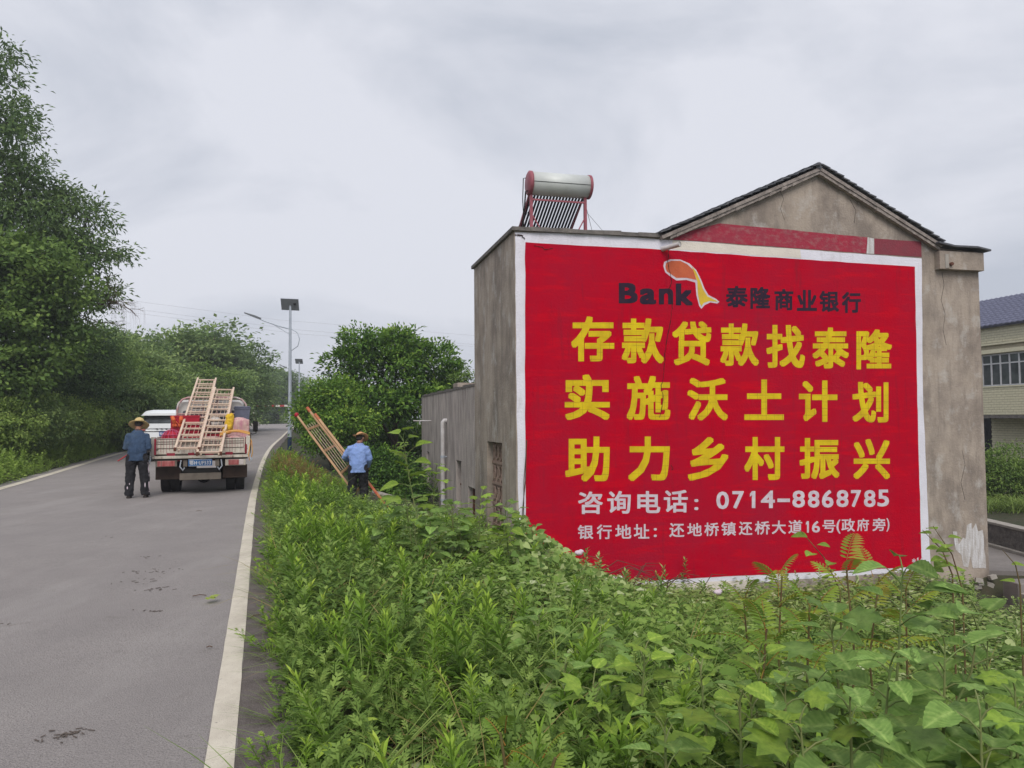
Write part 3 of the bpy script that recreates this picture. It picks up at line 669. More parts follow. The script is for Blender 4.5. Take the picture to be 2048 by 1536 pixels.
# fish-like logo: white outline, orange body, yellow tail
sheet([(1326, 532), (1328, 524), (1340, 519), (1360, 519), (1378, 527), (1392, 540), (1402, 560), (1408, 577), (1416, 590), (1432, 598), (1438, 604), (1434, 607), (1420, 605), (1409, 610), (1402, 618), (1398, 612), (1392, 590), (1390, 565), (1372, 560), (1352, 561), (1340, 553), (1330, 545)], -.0117, m_lwhite, 'logo_outline', red, .003, .1)
sheet([(1330, 534), (1332, 526), (1342, 522), (1360, 522), (1374, 529), (1386, 540), (1392, 560), (1372, 556), (1352, 556), (1342, 549), (1333, 543)], -.0142, m_orange, 'logo_body', red, .002, .1)
sheet([(1383, 533), (1391, 543), (1400, 563), (1406, 580), (1414, 593), (1431, 601), (1434, 604), (1418, 602), (1407, 606), (1402, 613), (1399, 607), (1395, 588), (1394, 563)], -.0146, m_lyel, 'logo_tail', red, .002, .1)
# cracks
def crack(pts, w=.008):
    mb = MB(); P = []
    for a, b in zip(pts[:-1], pts[1:]):
        for k in range(6): t = k / 6; P.append((a[0] + (b[0]-a[0])*t + rj.uniform(-1.2, 1.2), a[1] + (b[1]-a[1])*t))
    P.append(pts[-1]); Q = [wp(*p) for p in P]
    for a, b in zip(Q[:-1], Q[1:]): mb.bar((a[0], -.0165, a[1]), (b[0], -.0165, b[1]), .004, w * rj.uniform(.4, 1.2))
    mb.build('crack', m_crack, red)
crack([(1336, 500), (1335, 530), (1343, 560), (1337, 580), (1344, 608), (1340, 640), (1330, 700), (1328, 740), (1322, 770), (1326, 800), (1318, 835)], .012)
crack([(1068, 492), (1085, 495), (1088, 500), (1105, 497)], .012); crack([(1030, 470), (1043, 471), (1048, 478)], .02)
crack([(1341, 930), (1346, 936), (1343, 940)], .01)
def wall_crack(pts, w=.006):
    mb = MB(); P = [wp(a + rj.uniform(-1, 1), b) for a, b in pts]
    for a, b in zip(P[:-1], P[1:]): mb.bar((a[0], -.002, a[1]), (b[0], -.002, b[1]), .003, w * rj.uniform(.5, 1.2))
    mb.build('crack', m_dark, house)
wall_crack([(1884, 545), (1888, 570), (1883, 600), (1890, 628), (1886, 660), (1893, 690)]); wall_crack([(1560, 380), (1568, 398), (1561, 418), (1570, 440)], .005); wall_crack([(1700, 400), (1712, 420), (1708, 446)], .005)
wall_crack([(1925, 900), (1930, 930), (1922, 965), (1929, 1000)], .005)
# rain spout above the logo
dp = wp(1336, 497)
MB().tube((dp[0] - .12, -.02, dp[1] - .02), (dp[0] + .05, -.36, dp[1] + .0), .045, n=14, caps=False).tube((dp[0] - .12, -.02, dp[1] - .02), (dp[0] + .05, -.355, dp[1] + .0), .036, n=14).build('rain_spout', m_pvc, house, label='short stained pipe poking out above the logo')
# white drain pipe on the wing wall
yp, zp = sp_(893, 845)
MB().path([(.05, yp, zp + .05), (-.06, yp, zp + .05), (-.1, yp, zp), (-.1, yp, zp - .1), (-.1, yp, .6)], .055, 10).build('drain_pipe', m_pvc, house)
mb = MB()
for z in (zp - .9, zp - 2): mb.path([(-.1, yp, z), (-.1, yp, z + .06)], .064, 10); mb.box((-.04, yp, z + .03), (.1, .03, .03))
mb.build('pipe_bracket', m_galv, house)
for px in (862, 847):
    y_, z_ = sp_(px, 842); MB().path([(.05, y_, z_), (-.32, y_, z_ + .01)] + ([(-.32, y_ , z_ - .1)] if px == 862 else []), .018, 6).build('pipe_stub', m_pvc, house)
# thin vine stems climbing the white border
mb = MB()
for x0, x1, x2 in ((1040, 1050, 1052), (1046, 1047, 1053)):
    P = [wp(x0, 1080), wp((x0 + x1) / 2, 1010), wp(x1, 960), wp(x2, 880)]; mb.path([(a, -.03, b) for a, b in P], .007, 5)
tag(mb.build('dry_vine_stem', m_twig), 'thin bare vine stems climbing the white border at the wall corner', 'vine').matrix_world = HM

# ---- solar water heater on the flat roof
hp = hplane(1062, 457, 1, .35); hq = hplane(1170, 461, 1, .35); zr_ = ZT + .05
ht = thing('solar_water_heater', 'solar water heater with grey tank and dark tubes on the flat roof', 'water heater', HM @ Vector((hp.x, .35, zr_)), HROT)
W_ = hq.x - hp.x
tl = hplane(1056, 366, 1, .35); trr = hplane(1180, 371, 1, .35); zt_ = tl.z - zr_; x0, x1 = tl.x - hp.x, trr.x - hp.x
MX = Matrix(((0, 0, 1), (0, 1, 0), (-1, 0, 0)))
m_pinkf = mat('faded_pink_steel', (.36, .10, .13), (.28, .08, .10), 8, .5)
tk = MB().lathe([(.0, x0 + .03), (.205, x0 + .03), (.205, x1 - .04), (0, x1 - .04)], (0, 0, zt_), 32, MX).build('tank', mat('tank_steel', (.62, .64, .62), (.54, .56, .54), 3, .5, metal=.1), ht)
MB().lathe([(0, x0 - .015), (.18, x0 - .01), (.215, x0 + .01), (.215, x0 + .055), (.206, x0 + .056)], (0, 0, zt_), 32, MX).build('end_cap', m_pinkf, tk)
MB().lathe([(0, x1 + .01), (.18, x1 + .005), (.215, x1 - .01), (.215, x1 - .055), (.206, x1 - .056)], (0, 0, zt_), 32, MX).build('end_cap', m_pinkf, tk)
MB().bar((x0 + .06, -.207, zt_ - .02), (x1 - .06, -.207, zt_ - .02), .004, .008).build('seam', m_dark, tk)
for x in (0, W_): MB().bar((x, -.02, 0), (x, -.02, zt_ - .17), .05, .05, (0, 1, 0)).build('leg', m_pinkf, ht)
for x in (0, W_): MB().bar((x, 1.25, -.02), (x, .05, zt_ - .15), .04, .03, (1, 0, 0)).build('rear_leg', m_pinkf, ht)
MB().bar((0, -.04, zt_ - .30), (W_, -.04, zt_ - .30), .02, .03).build('cross_bar', m_pinkf, ht)
MB().bar((0, -.03, .32), (.2, -.03, .01), .015, .02).bar((W_, -.03, .32), (W_ - .17, -.03, .01), .015, .02).build('brace', m_pinkf, ht)
NT = 17; me_t = None
for k in range(NT):
    x = x0 + .09 + (x1 - x0 - .2) * k / (NT - 1)
    if me_t is None: me_t = MB().tube((0, 0, zt_ - .13), (0, 1.25, .05), .021, n=10).mesh('tube', mat('vacuum_tube', (.025, .028, .05), rough=.12, spec=.7))
    link('glass_tube', me_t, ht, M=Matrix.Translation((x, 0, 0)))
MB().path([(x0 - .05, -.02, zt_ + .08), (x0 - .09, -.02, zt_ + .07), (x0 - .1, .0, zt_ - .3), (x0 - .06, .1, .3), (x0 - .05, .12, 0)], .008, 6).path([(x0 - .01, -.02, zt_ - .15), (x0 - .05, -.02, zt_ - .16), (x0 - .06, .05, zt_ - .5), (x0 - .08, .1, 0)], .014, 6).build('water_pipe', m_dark, ht)
mb = MB()
for a, b in (((W_ + .03, 0, .42), (W_ + .62, .3, 0)), ((W_ + .03, 0, .5), (W_ + .2, .1, 0)), ((x0, 0, .36), (x0 - .22, .2, 0))): mb.tube(a, b, .004, n=4)
mb.build('guy_wire', m_dark, ht)

# ================================================================== YELLOW HOUSE, YARD (right)
YM_O = at(1965, 838, 30); YM_O.z = -1.62
YR = R(13.5)
YM = Matrix.Translation(YM_O) @ Matrix.Rotation(YR, 4, 'Z'); YI = YM.inverted()
def yp_(px, py): 
    e = YI @ EYE; d = YI.to_3x3() @ ray(px, py); t = -e.x / d.x; p = e + d * t; return p.y, p.z    # facade plane x=0, runs along local y
yh = thing('brick_house', 'pale yellow tiled two storey house with blue grey roof behind the painted house', 'house', YM_O, YR)
m_ybr = mat('yellow_wall_tile', (.76, .71, .52), (.66, .61, .43), 14, .55, .2, 30)
m_ymor = mat('tile_mortar', (.44, .39, .28), (.38, .33, .23), 9, .9)
zs = {k: yp_(1990, v)[1] for k, v in dict(eave=652, band=690, wtop=708, sill=772, low=830).items()}
ymin, ymax = yp_(2048, 800)[0] - 3.5, yp_(1940, 800)[0] + .5
def tiles(mb, y0, y1, z0, z1, x=0, h=.095, w=.24):
    r = 0; z = z0
    while z < z1 - .03:
        y = y0 - (w / 2 if r % 2 else 0)
        while y < y1:
            a, b = max(y, y0), min(y + w - .012, y1)
            if b - a > .03: mb.b2((x - .012, a, z), (x, b, min(z + h - .014, z1)))
            y += w
        z += h; r += 1
wy0, wy1 = yp_(2048, 740)[0] - 1.4, yp_(1963, 740)[0]
MB().b2((0, ymin, zs['low']), (.3, wy0, zs['eave'])).b2((0, wy0, zs['low']), (.3, wy1, zs['sill'])).b2((0, wy0, zs['wtop']), (.3, wy1, zs['eave'])).b2((0, wy1, zs['low']), (.3, ymax, zs['eave'])).build('wall', m_ymor, yh)
mb = MB(); tiles(mb, ymin, ymax, zs['low'] + .02, zs['sill'] - .03); tiles(mb, ymin, wy0, zs['sill'], zs['wtop']); tiles(mb, ymin, ymax, zs['band'] + .1, zs['eave']); tiles(mb, wy1 + .02, ymax, zs['sill'], zs['wtop'])
mb.build('wall_tiles', m_ybr, yh, kind='stuff')
MB().b2((-.06, ymin, zs['wtop'] + .03), (-.0, ymax, zs['wtop'] + .18)).b2((-.1, ymin, zs['band'] + .0), (0, ymax, zs['band'] + .07)).build('cornice', m_ybr, yh)
MB().b2((-.04, wy0, zs['sill'] - .05), (.1, wy1, zs['sill'])).build('window_sill', m_ybr, yh)
def yq(px, py, X):
    e = YI @ EYE; d = YI.to_3x3() @ ray(px, py); return (e + d * ((X - e.x) / d.x)).y
YD = yq(1983, 850, 1.2)
MB().b2((1.2, ymin, 0), (1.5, YD, zs['low'])).build('wall', m_ymor, yh)
mb = MB(); tiles(mb, ymin, YD, 0.9, zs['low'], 1.2); mb.build('wall_tiles', m_ybr, yh, kind='stuff')
MB().b2((1.4, YD, 0), (1.5, ymax + 1, zs['low'])).build('dark_recess_back', m_dark, yh)  # near-black panel, the shade of the recess put into its colour
MB().b2((0, ymin, zs['low'] - .12), (1.5, ymax, zs['low'] - .005)).build('floor_slab', m_dconc, yh)
wd = MB(); span = wy1 - wy0; npan = 8
win = MB().b2((.05, wy0, zs['wtop'] - .05), (.1, wy1, zs['wtop'])).b2((.05, wy0, zs['sill']), (.1, wy1, zs['sill'] + .05)).b2((.045, wy0, zs['sill'] + (zs['wtop'] - zs['sill']) * .68), (.105, wy1, zs['sill'] + (zs['wtop'] - zs['sill']) * .72))
for k in range(npan + 1): y = wy0 + span * k / npan; win.b2((.04, y - .025, zs['sill']), (.11, y + .025, zs['wtop']))
win = win.build('window', m_steelp, yh)
for k in range(npan):
    y = wy0 + span * k / npan
    for a, b in ((zs['sill'] + .05, zs['sill'] + (zs['wtop'] - zs['sill']) * .68), (zs['sill'] + (zs['wtop'] - zs['sill']) * .72, zs['wtop'] - .05)):
        MB().b2((.07, y + .026, a), (.075, y + span / npan - .026, b)).build('pane', m_glass, win)
# its roof: rows of curved tiles
m_btile = mat('blue_grey_tile', (.15, .155, .23), (.11, .115, .17), 8, .5, .2, 30)
ze = zs['eave']; rl = 2.3; rows = 14
MB().prism([(-.25, ymin, ze), (rl, ymin, ze + 1.45), (rl, ymin, ze + 1.3), (-.2, ymin, ze - .06)], (0, ymax - ymin + .5, 0)).build('roof', m_btile, yh)
for k in range(rows):
    a = k / rows; x = -.28 + (rl + .28) * a; z = ze + .02 + 1.45 * a; hip = ymax - .3 + 3.4 * a
    V = []; n = int((hip - ymin) / .06)
    for j in range(n + 1):
        y = ymin + (hip - ymin) * j / n; w = .022 * math.cos(j * math.pi * .5)
        V += [(x, y, z + w + .03), (x + (rl + .28) / rows, y, z + 1.45 / rows + w), (x, y, z + w - .01)]
    F = [(j*3, j*3 + 3, j*3 + 4, j*3 + 1) for j in range(n)] + [(j*3 + 2, j*3 + 5, j*3 + 3, j*3) for j in range(n)]
    MB().add(V, F, True).build('tile_course', m_btile, yh)

# yard: paved court, kerb, low retaining wall, planted bed, steps
def slab(name, pts, z0, z1, m, label, bevel=.015):
    c = Vector((sum(p[0] for p in pts) / len(pts), sum(p[1] for p in pts) / len(pts), z0))
    mb = MB().prism([(p[0] - c.x, p[1] - c.y, 0) for p in pts], (0, 0, z1 - z0)); o = mb.build(name, m, bevel=bevel); o.location = c; return o
E1 = HM @ Vector((XE + .02, .3, 0))
MB().prism([(E1.x + .02, E1.y, -1.75), (16.5, 14.6, -1.75), (20, 24, -1.75), (E1.x - 1.5, E1.y + 9, -1.75)], (0, 0, .22)).build('courtyard', m_paving, kind='structure')
def zhit(px, py, z):
    d = ray(px, py); return EYE + d * ((z - 1.6) / d.z)
A, B = zhit(1970, 1086, -1.5), zhit(2062, 1112, -1.5); dv = (B - A).normalized(); nv = Vector((-dv.y, dv.x, 0))
A2, B2 = A - dv * 3, B + dv * 3
ow = thing('retaining_wall', 'low dark concrete retaining wall edging the planted bed', 'wall', (A2.x, A2.y, -1.53))
MB().prism([(0, 0, 0), tuple(B2 - A2), tuple(B2 - A2 + nv * .25), tuple(nv * .25)], (0, 0, .52)).build('wall_face', m_dconc, ow, bevel=.02)
MB().prism([tuple(nv * -.02 + Vector((0, 0, .522))), tuple(B2 - A2 + nv * -.02 + Vector((0, 0, .522))), tuple(B2 - A2 + nv * .27 + Vector((0, 0, .522))), tuple(nv * .27 + Vector((0, 0, .522)))], (0, 0, .06)).build('coping', m_pale, ow, bevel=.01)
MB().prism([tuple(nv * -.12), tuple(B2 - A2 + nv * -.12), tuple(B2 - A2 - nv * .001), tuple(nv * -.001)], (0, 0, .07)).build('kerb', m_pale, ow)
o = MB().prism([tuple(A2 + nv * .27), tuple(B2 + nv * .27), tuple(B2 + nv * 7), tuple(A2 + nv * 7)], (0, 0, .5)).build('planting_bed', m_soil, kind='structure')
st = thing('garden_steps', 'weathered concrete steps dropping towards the weeds at the right edge', 'steps', (9.42, 14.05, -2.4), R(2))
for k in range(4): MB().b2((0 + .02 * k, .9 - .42 * k - .45, 0), (3.2, .9 - .42 * k, .86 - .17 * k)).build('step', m_pale if k % 2 else m_paving, st, bevel=.02)

# ================================================================== VEHICLES
m_truckw = mat('dirty_white_paint', (.64, .60, .52), (.48, .42, .35), 3.5, .6, .3, 40, stretch=(2, 2, .6),
    extra=lambda nt, b, rp, tcn: overlay(nt, b, overlay(nt, b, rp.outputs[0], tcn, (.40, .08, .12), 4, .60, .70, (3.5, 1, .3), .7), tcn, (.10, .05, .03), 9, .60, .72, (1, 1, .5), .8))
m_truckr = mat('truck_red_paint', (.33, .02, .03), (.24, .025, .03), 5, .5)
m_brown = mat('rusty_brown', (.085, .055, .04), (.05, .035, .028), 4, .8, .3, 40)
m_undr = mat('grey_brown_plate', (.20, .17, .14), (.13, .11, .09), 5, .7, .3, 40)
m_lens = mat('tail_lens_red', (.30, .05, .05), (.42, .16, .15), 9, .3, stretch=(3, 1, .5))
m_lensw = mat('tail_lens_clear', (.62, .55, .53), rough=.3)
m_blue = mat('plate_blue', (.05, .17, .38), (.035, .11, .30), 4, .5)
m_wtxt = mat('plate_white', (.75, .77, .80), rough=.5)
m_refl = mat('red_reflector_strip', (.30, .02, .045), (.22, .02, .03), 8, .45)

def text_part(txt, w, h, pos, m, name, parent, bold=.01):
    cu = bpy.data.curves.new('txt', 'FONT'); cu.body = txt; cu.resolution_u = 2; cu.space_character = 1.1
    o = bpy.data.objects.new('txt', cu); COL.objects.link(o); bpy.context.view_layer.update()
    me = bpy.data.meshes.new_from_object(o.evaluated_get(bpy.context.evaluated_depsgraph_get())); bpy.data.objects.remove(o)
    V = np.array([v.co[:2] for v in me.vertices]); F = [tuple(p.vertices) for p in me.polygons]; lo, hi = V.min(0) - bold, V.max(0) + bold
    VV, FF = [], []
    for k, s in enumerate([(0, 0), (bold, 0), (-bold, 0), (0, bold), (0, -bold)]):
        P = (V + s - lo) / (hi - lo); n = len(VV)
        VV += [(pos[0] + (a - .5) * w, pos[1] - k * .0001, pos[2] + (b - .5) * h) for a, b in P]; FF += [tuple(n + i for i in f) for f in F]
    me2 = bpy.data.meshes.new(name); me2.from_pydata(VV, [], FF); me2.materials.append(m); return link(name, me2, parent)

def wheel(parent, x, y, r, w, dual=False, rim=True):
    M = Matrix(((0, 0, 1), (0, 1, 0), (-1, 0, 0)))
    mb = MB()
    for k in ((0,) if not dual else (-1, 1)):
        cx = x + k * (w * .53)
        mb.lathe([(r * .6, cx - w * .46), (r * .93, cx - w / 2), (r, cx - w * .36), (r, cx + w * .36), (r * .93, cx + w / 2), (r * .6, cx + w * .46)], (0, y, r), 28, M)
    o = mb.build('wheel', m_rubber, parent)
    MB().lathe([(0, x - w * .3), (r * .6, x - w * .3), (r * .62, x), (r * .6, x + w * .3), (0, x + w * .3)], (0, y, r), 20, M).build('rim', m_steelp if not dual else m_brown, o)
    return o

# ---- flatbed truck seen from behind
TP = at(402, 984, 16.6); TZ = float(ZR(16.6)); TRZ = R(18.5)
TL = Vector((TP.x, 16.6, TZ))
tr = thing('flatbed_truck', 'paint splashed white flatbed truck seen from behind, loaded with ladders and paint gear', 'truck', TL, TRZ)
mb = MB().b2((-.90, -.012, .86), (.88, .03, 1.205)); mb.build('tailgate', m_truckw, tr, bevel=.006)
mb = MB()
for z in (1.195, 1.135, 1.09, .995, .87): mb.b2((-.88, -.024, z - .004), (.86, -.012, z + .004))
mb.build('tailgate_rib', m_brown, tr)
mb = MB()
for k in range(31):
    x = -.86 + k * .057; mb.b2((x, -.016, .88 + rng.uniform(0, .15)), (x + .006, -.0125, 1.19))
mb.build('paint_drip', mat('drip_paint', (.16, .09, .07), (.45, .05, .12), 5, .5), tr, kind='stuff')
for x, w in ((-.60, .16), (-.20, .12), (-.07, .05), (.16, .17), (.56, .15)): MB().b2((x - w/2, -.034, .838), (x + w/2, -.03, .895)).build('reflector', m_refl, tr)
for s in (-1, 1):
    MB().b2((s * .905, -.05, .84), (s * .99, .04, 1.24)).build('corner_post', m_pale if s < 0 else m_truckw, tr, bevel=.01)
    MB().b2((s * .885, -.055, .86), (s * .925, -.03, 1.2 if s < 0 else 1.06)).build('red_strip', m_refl, tr)
    MB().b2((s * .93, .04, .84), (s * .965, 3.25, 1.22)).build('side_board', m_truckw, tr, bevel=.006)
    mb = MB()
    for z in (.9, 1.0, 1.1, 1.2): mb.b2((s * .966, .05, z - .012), (s * .985, 3.2, z + .012))
    for k in range(4): mb.b2((s * .986, .3 + k * .9, .84), (s * .999, .36 + k * .9, 1.22))
    mb.build('side_rib', m_brown, tr)
    mb = MB().tube((s * 1.0, -.03, .84), (s * 1.0, -.03, .76), .014, n=6).box((s * 1.01, -.04, .74), (.05, .05, .04)).path([(s * .98, -.06, .78), (s * 1.02, -.08, .72), (s * .99, -.07, .68)], .012, 5); mb.build('latch', m_galv, tr)
MB().b2((-.95, .02, .80), (.95, 3.3, .855)).build('bed_floor', m_brown, tr)
MB().b2((-.955, -.04, .775), (.955, .06, .835)).build('rear_beam', m_truckw, tr, bevel=.008)
MB().b2((-.94, -.02, .745), (.94, .05, .772)).build('beam_shade_bar', m_dark, tr)  # solid dark bar standing in for the shade below the beam
for s in (-1, 1):
    bxx = MB().b2((s * .48, -.01, .60), (s * .90, .06, .742)).build('tail_light', m_undr if s < 0 else m_truckw, tr, bevel=.012)
    MB().b2((s * .55 if s > 0 else s * .52, -.03, .615), (s * .76 if s > 0 else s * .78, -.011, .73)).build('lens', m_lens, bxx, bevel=.006)
    MB().b2((s * .765 if s > 0 else s * .79, -.028, .615), (s * .86, -.011, .73)).build('lens', m_lensw if s > 0 else m_lens, bxx, bevel=.006)
    MB().b2((s * .42, .3, .315), (s * .93, .33, .60)).build('mud_flap', m_brown, tr, bevel=.01)
    MB().b2((s * .30, .05, .35), (s * .38, 3.2, .74)).build('chassis_rail', m_dark, tr)
    MB().path([(s * .40, -.0, .74), (s * .42, -.02, .6), (s * .36, -.03, .52), (s * .33, -.02, .58)], .016, 6).build('hook', m_galv, tr)
    MB().b2((s * .28, -.0, .60), (s * .36, .05, .745)).build('bracket', m_undr, tr)
    wheel(tr, s * .67, .95, .335, .19, True); wheel(tr, s * .76, 3.95, .335, .19)
MB().b2((-.43, .02, .31), (.40, .07, .455)).build('underrun_bar', m_undr, tr, bevel=.008)
MB().b2((-.32, .04, .46), (.3, .06, .56)).build('rear_crossmember', m_dark, tr)
MB().tube((-.6, .95, .335), (.6, .95, .335), .07, n=10).ell((0, .95, .335), (.16, .16, .16)).build('axle', m_dark, tr)
pl = MB().b2((-.26, -.03, .605), (.22, -.018, .752)).build('number_plate', m_blue, tr, bevel=.004)
text_part('鄂H·UF533', .43, .10, (-.02, -.032, .678), m_wtxt, 'plate_lettering', pl, .02)
for z in (.748, .609): MB().b2((-.25, -.0315, z - .003), (.21, -.0302, z + .003)).build('plate_rim', m_wtxt, pl)
MB().b2((-.03, -.03, .755), (.1, .02, .80)).build('plate_lamp', m_undr, tr)
# cab
def rrect(x0, x1, z0, z1, y, r, n=4):
    P = []
    for cx, cz, a0 in ((x1 - r, z1 - r, 0), (x0 + r, z1 - r, 90), (x0 + r, z0 + r, 180), (x1 - r, z0 + r, 270)):
        for k in range(n + 1): a = R(a0 + 90 * k / n); P.append((cx + r * math.cos(a), y, cz + r * math.sin(a)))
    return P
MB().loft([rrect(-.86, .86, .55, 1.50, y, .05) for y in (3.42, 4.95)] + [rrect(-.82, .82, .6, 1.4, 5.08, .05)]).build('cab_body', m_truckr, tr)
MB().loft([rrect(-.80, .80, 1.42, 2.06, 3.40, .16), rrect(-.82, .82, 1.42, 2.12, 3.6, .16), rrect(-.80, .80, 1.42, 2.12, 4.5, .16), rrect(-.78, .78, 1.42, 1.55, 5.0, .05)]).build('cab_roof', mat('cab_white', (.55, .53, .50), (.45, .42, .40), 4, .45), tr)
MB().loft([rrect(-.66, .66, 1.50, 1.84, 3.385, .06), rrect(-.66, .66, 1.50, 1.84, 3.41, .06)]).build('rear_window', m_glass, tr)
for s in (-1, 1): MB().b2((s * .825, 3.65, 1.55), (s * .84, 4.5, 1.95)).build('side_window', m_glass, tr)
hoop = [(-.78, 3.3, .86), (-.78, 3.3, 1.82), (-.75, 3.3, 2.0), (-.66, 3.3, 2.12), (-.52, 3.3, 2.17), (.62, 3.3, 2.17), (.76, 3.3, 2.12), (.86, 3.3, 2.0), (.89, 3.3, 1.82), (.89, 3.3, .86)]
mb = MB().path(hoop, .025, 8).tube((-.78, 3.3, 1.75), (.89, 3.3, 1.75), .018, n=6).tube((-.78, 3.3, 1.45), (.89, 3.3, 1.45), .018, n=6)
for x in (-.5, -.17, .17, .5): mb.tube((x, 3.3, .86), (x, 3.3, 2.18), .014, n=6)
mb.build('headboard_rack', mat('rack_pipe', (.58, .52, .50), (.45, .20, .20), 6, .5), tr)
mo = MB().path([(.84, 4.7, 1.55), (1.0, 4.6, 1.62), (1.12, 4.6, 1.62), (1.12, 4.6, 1.22), (1.02, 4.6, 1.2), (.86, 4.7, 1.3)], .012, 6).build('mirror_arm', m_dark, tr)
MB().b2((1.04, 4.56, 1.27), (1.17, 4.6, 1.56)).build('mirror', m_dark, tr, bevel=.015)

# ---- load on the truck (each thing stays its own)
TM = Matrix.Translation(TL) @ Matrix.Rotation(TRZ, 4, 'Z')
def on_truck(name, label, cat, x, y, z, group=None, rz=0):
    p = TM @ Vector((x, y, z)); return thing(name, label, cat, p, TRZ + rz, group)
def single(mb, name, m, label, cat, x, y, z, group=None, vox=0, **k):
    o = mb.voxel(name, m, None, vox, **k) if vox else mb.build(name, m, **k)
    o.location = TM @ Vector((x, y, z)); o.rotation_euler.z = TRZ; return tag(o, label, cat, group)
BF = .856
def crate(x, y, z, w, d, h, m, name, label):
    t = on_truck(name, label, 'crate', x, y, z)
    MB().b2((-w/2, -d/2, 0), (w/2, d/2, .02)).b2((-w/2, -d/2, .02), (-w/2 + .02, d/2, h)).b2((w/2 - .02, -d/2, .02), (w/2, d/2, h)).b2((-w/2 + .02, -d/2, .02), (w/2 - .02, -d/2 + .02, h)).b2((-w/2 + .02, d/2 - .02, .02), (w/2 - .02, d/2, h)).build('crate_body', m, t)
    MB().b2((-w/2 - .012, -d/2 - .012, h - .035), (w/2 + .012, -d/2, h)).b2((-w/2 - .012, d/2, h - .035), (w/2 + .012, d/2 + .012, h)).build('rim', m, t)
m_cred = mat('red_plastic', (.42, .01, .03), (.34, .01, .03), 4, .45)
m_pnk = mat('pink_net', (.55, .12, .22), (.40, .05, .12), 14, .7)
crate(-.42, 1.35, BF, .62, .45, .44, m_cred, 'plastic_crate', 'lower red plastic crate under the crate with orange gloves')
crate(-.42, 1.35, BF + .445, .60, .44, .40, m_cred, 'plastic_crate', 'upper red plastic crate with orange gloves over its rim')
for k, (dx, a, lb) in enumerate(((-.22, -.25, 'left orange rubber glove hanging on the red crate'), (-.10, .12, 'right orange rubber glove hanging on the red crate'))):
    mb = MB().path([(0, 0, .0), (.01 + a * .1, -.03, .09), (a * .2, -.02, .16)], [.03, .045, .04], 8)
    for j in range(4): mb.path([(-.025 + .018 * j, 0, 0), (-.04 + .03 * j, -.01, -.05), (-.045 + .032 * j, 0, -.075 - .01 * (j in (1, 2)))], .011, 6)
    mb.path([(.03, 0, .05), (.06, -.01, .02), (.07, 0, -.01)], .011, 6)
    single(mb, 'rubber_glove', mat('orange_rubber', (.75, .17, .05), (.65, .12, .04), 5, .5), lb, 'glove', -.42 + dx, 1.08, BF + .66, 'gloves on the red crate', vox=.006, smooth=1)
nb = single(MB().ell((0, 0, .2), (.19, .18, .2)).ell((.05, .02, .1), (.18, .16, .1)), 'net_bag', m_cred, 'red sack wrapped in pink netting at the left of the truck bed', 'bag', -.62, .32, BF + .12, vox=.015, disp=.05, dsize=.15)
mb = MB()
for k in range(7):
    a = k * math.pi / 7
    mb.path([(math.cos(t) * .21 * math.cos(a), math.cos(t) * .2 * math.sin(a), .2 + .215 * math.sin(t)) for t in np.linspace(0, 6.283, 17)], .007, 5, False)
for z in (.1, .2, .3): mb.path([(math.cos(t) * .21 * math.sqrt(1 - ((z-.2)/.23)**2), math.sin(t) * .2 * math.sqrt(1 - ((z-.2)/.23)**2), z) for t in np.linspace(0, 6.283, 17)], .007, 5, False)
mb.build('netting', m_pnk, nb)
MB().ell((-.0, 0, .06), (.24, .2, .07)).voxel('sack_base', m_pnk, nb, .015)
m_sack = mat('woven_sack', (.58, .42, .38), (.50, .24, .25), 6, .8, .4, 120)
sk = single(MB().ell((0, 0, .22), (.27, .26, .17)).ell((-.08, .05, .28), (.18, .2, .13)).b2((-.22, -.2, 0), (.22, .22, .2)), 'woven_sack', m_sack, 'pale pink woven sack tied with orange rope at the right rear of the bed', 'sack', .66, .34, BF + .02, vox=.016, disp=.06, dsize=.2)
m_rope = mat('orange_rope', (.55, .22, .05), (.62, .40, .12), 8, .8)
mb = MB()
for k in range(6):
    mb.path([(-.28 + k * .02 + .03 * math.sin(t * 3 + k), -.22 + .45 * t, .36 + .08 * math.sin(t * 3.1) + .012 * k) for t in np.linspace(0, 1, 9)], .011, 5)
    mb.path([(-.3 + .62 * t, -.2 + .02 * k + .03 * math.sin(t * 5 + k), .38 + .07 * math.sin(t * 3) + .008 * k) for t in np.linspace(0, 1, 10)], .011, 5)
mb.path([(.32, -.25, .36), (.33, -.38, .2), (.30, -.4, -.05), (.34, -.39, -.2)], .011, 5); mb.path([(.30, -.24, .36), (.36, -.37, .25), (.38, -.4, .0), (.36, -.39, -.1)], .01, 5)
single(mb, 'rope_coil', m_rope, 'orange rope coiled over the pink sack and hanging over the tailgate', 'rope', .66, .34, BF + .02)
single(MB().ell((0, 0, .22), (.09, .1, .24)).ell((.05, .02, .36), (.06, .09, .12)).ell((-.04, 0, .1), (.1, .12, .12)), 'yellow_cloth', mat('yellow_cloth', (.72, .48, .03), (.60, .36, .03), 7, .8), 'bright yellow cloth bundle standing beside the right ladder', 'cloth', .53, .75, BF + .42, vox=.01, disp=.06, dsize=.1)
single(MB().b2((-.22, -.2, 0), (.22, .2, .4)).ell((0, 0, .4), (.2, .18, .06)), 'plaid_bag', mat('plaid_bag', (.62, .45, .38), (.50, .22, .28), 9, .8, .3, 50, stretch=(3, 3, .6)), 'pink and cream plaid carrier bag behind the rope', 'bag', .74, .95, BF + .33, vox=.02, disp=.05, dsize=.2)
crate(.70, .95, BF, .52, .5, .32, m_cred, 'plastic_crate', 'low red crate under the plaid bag')
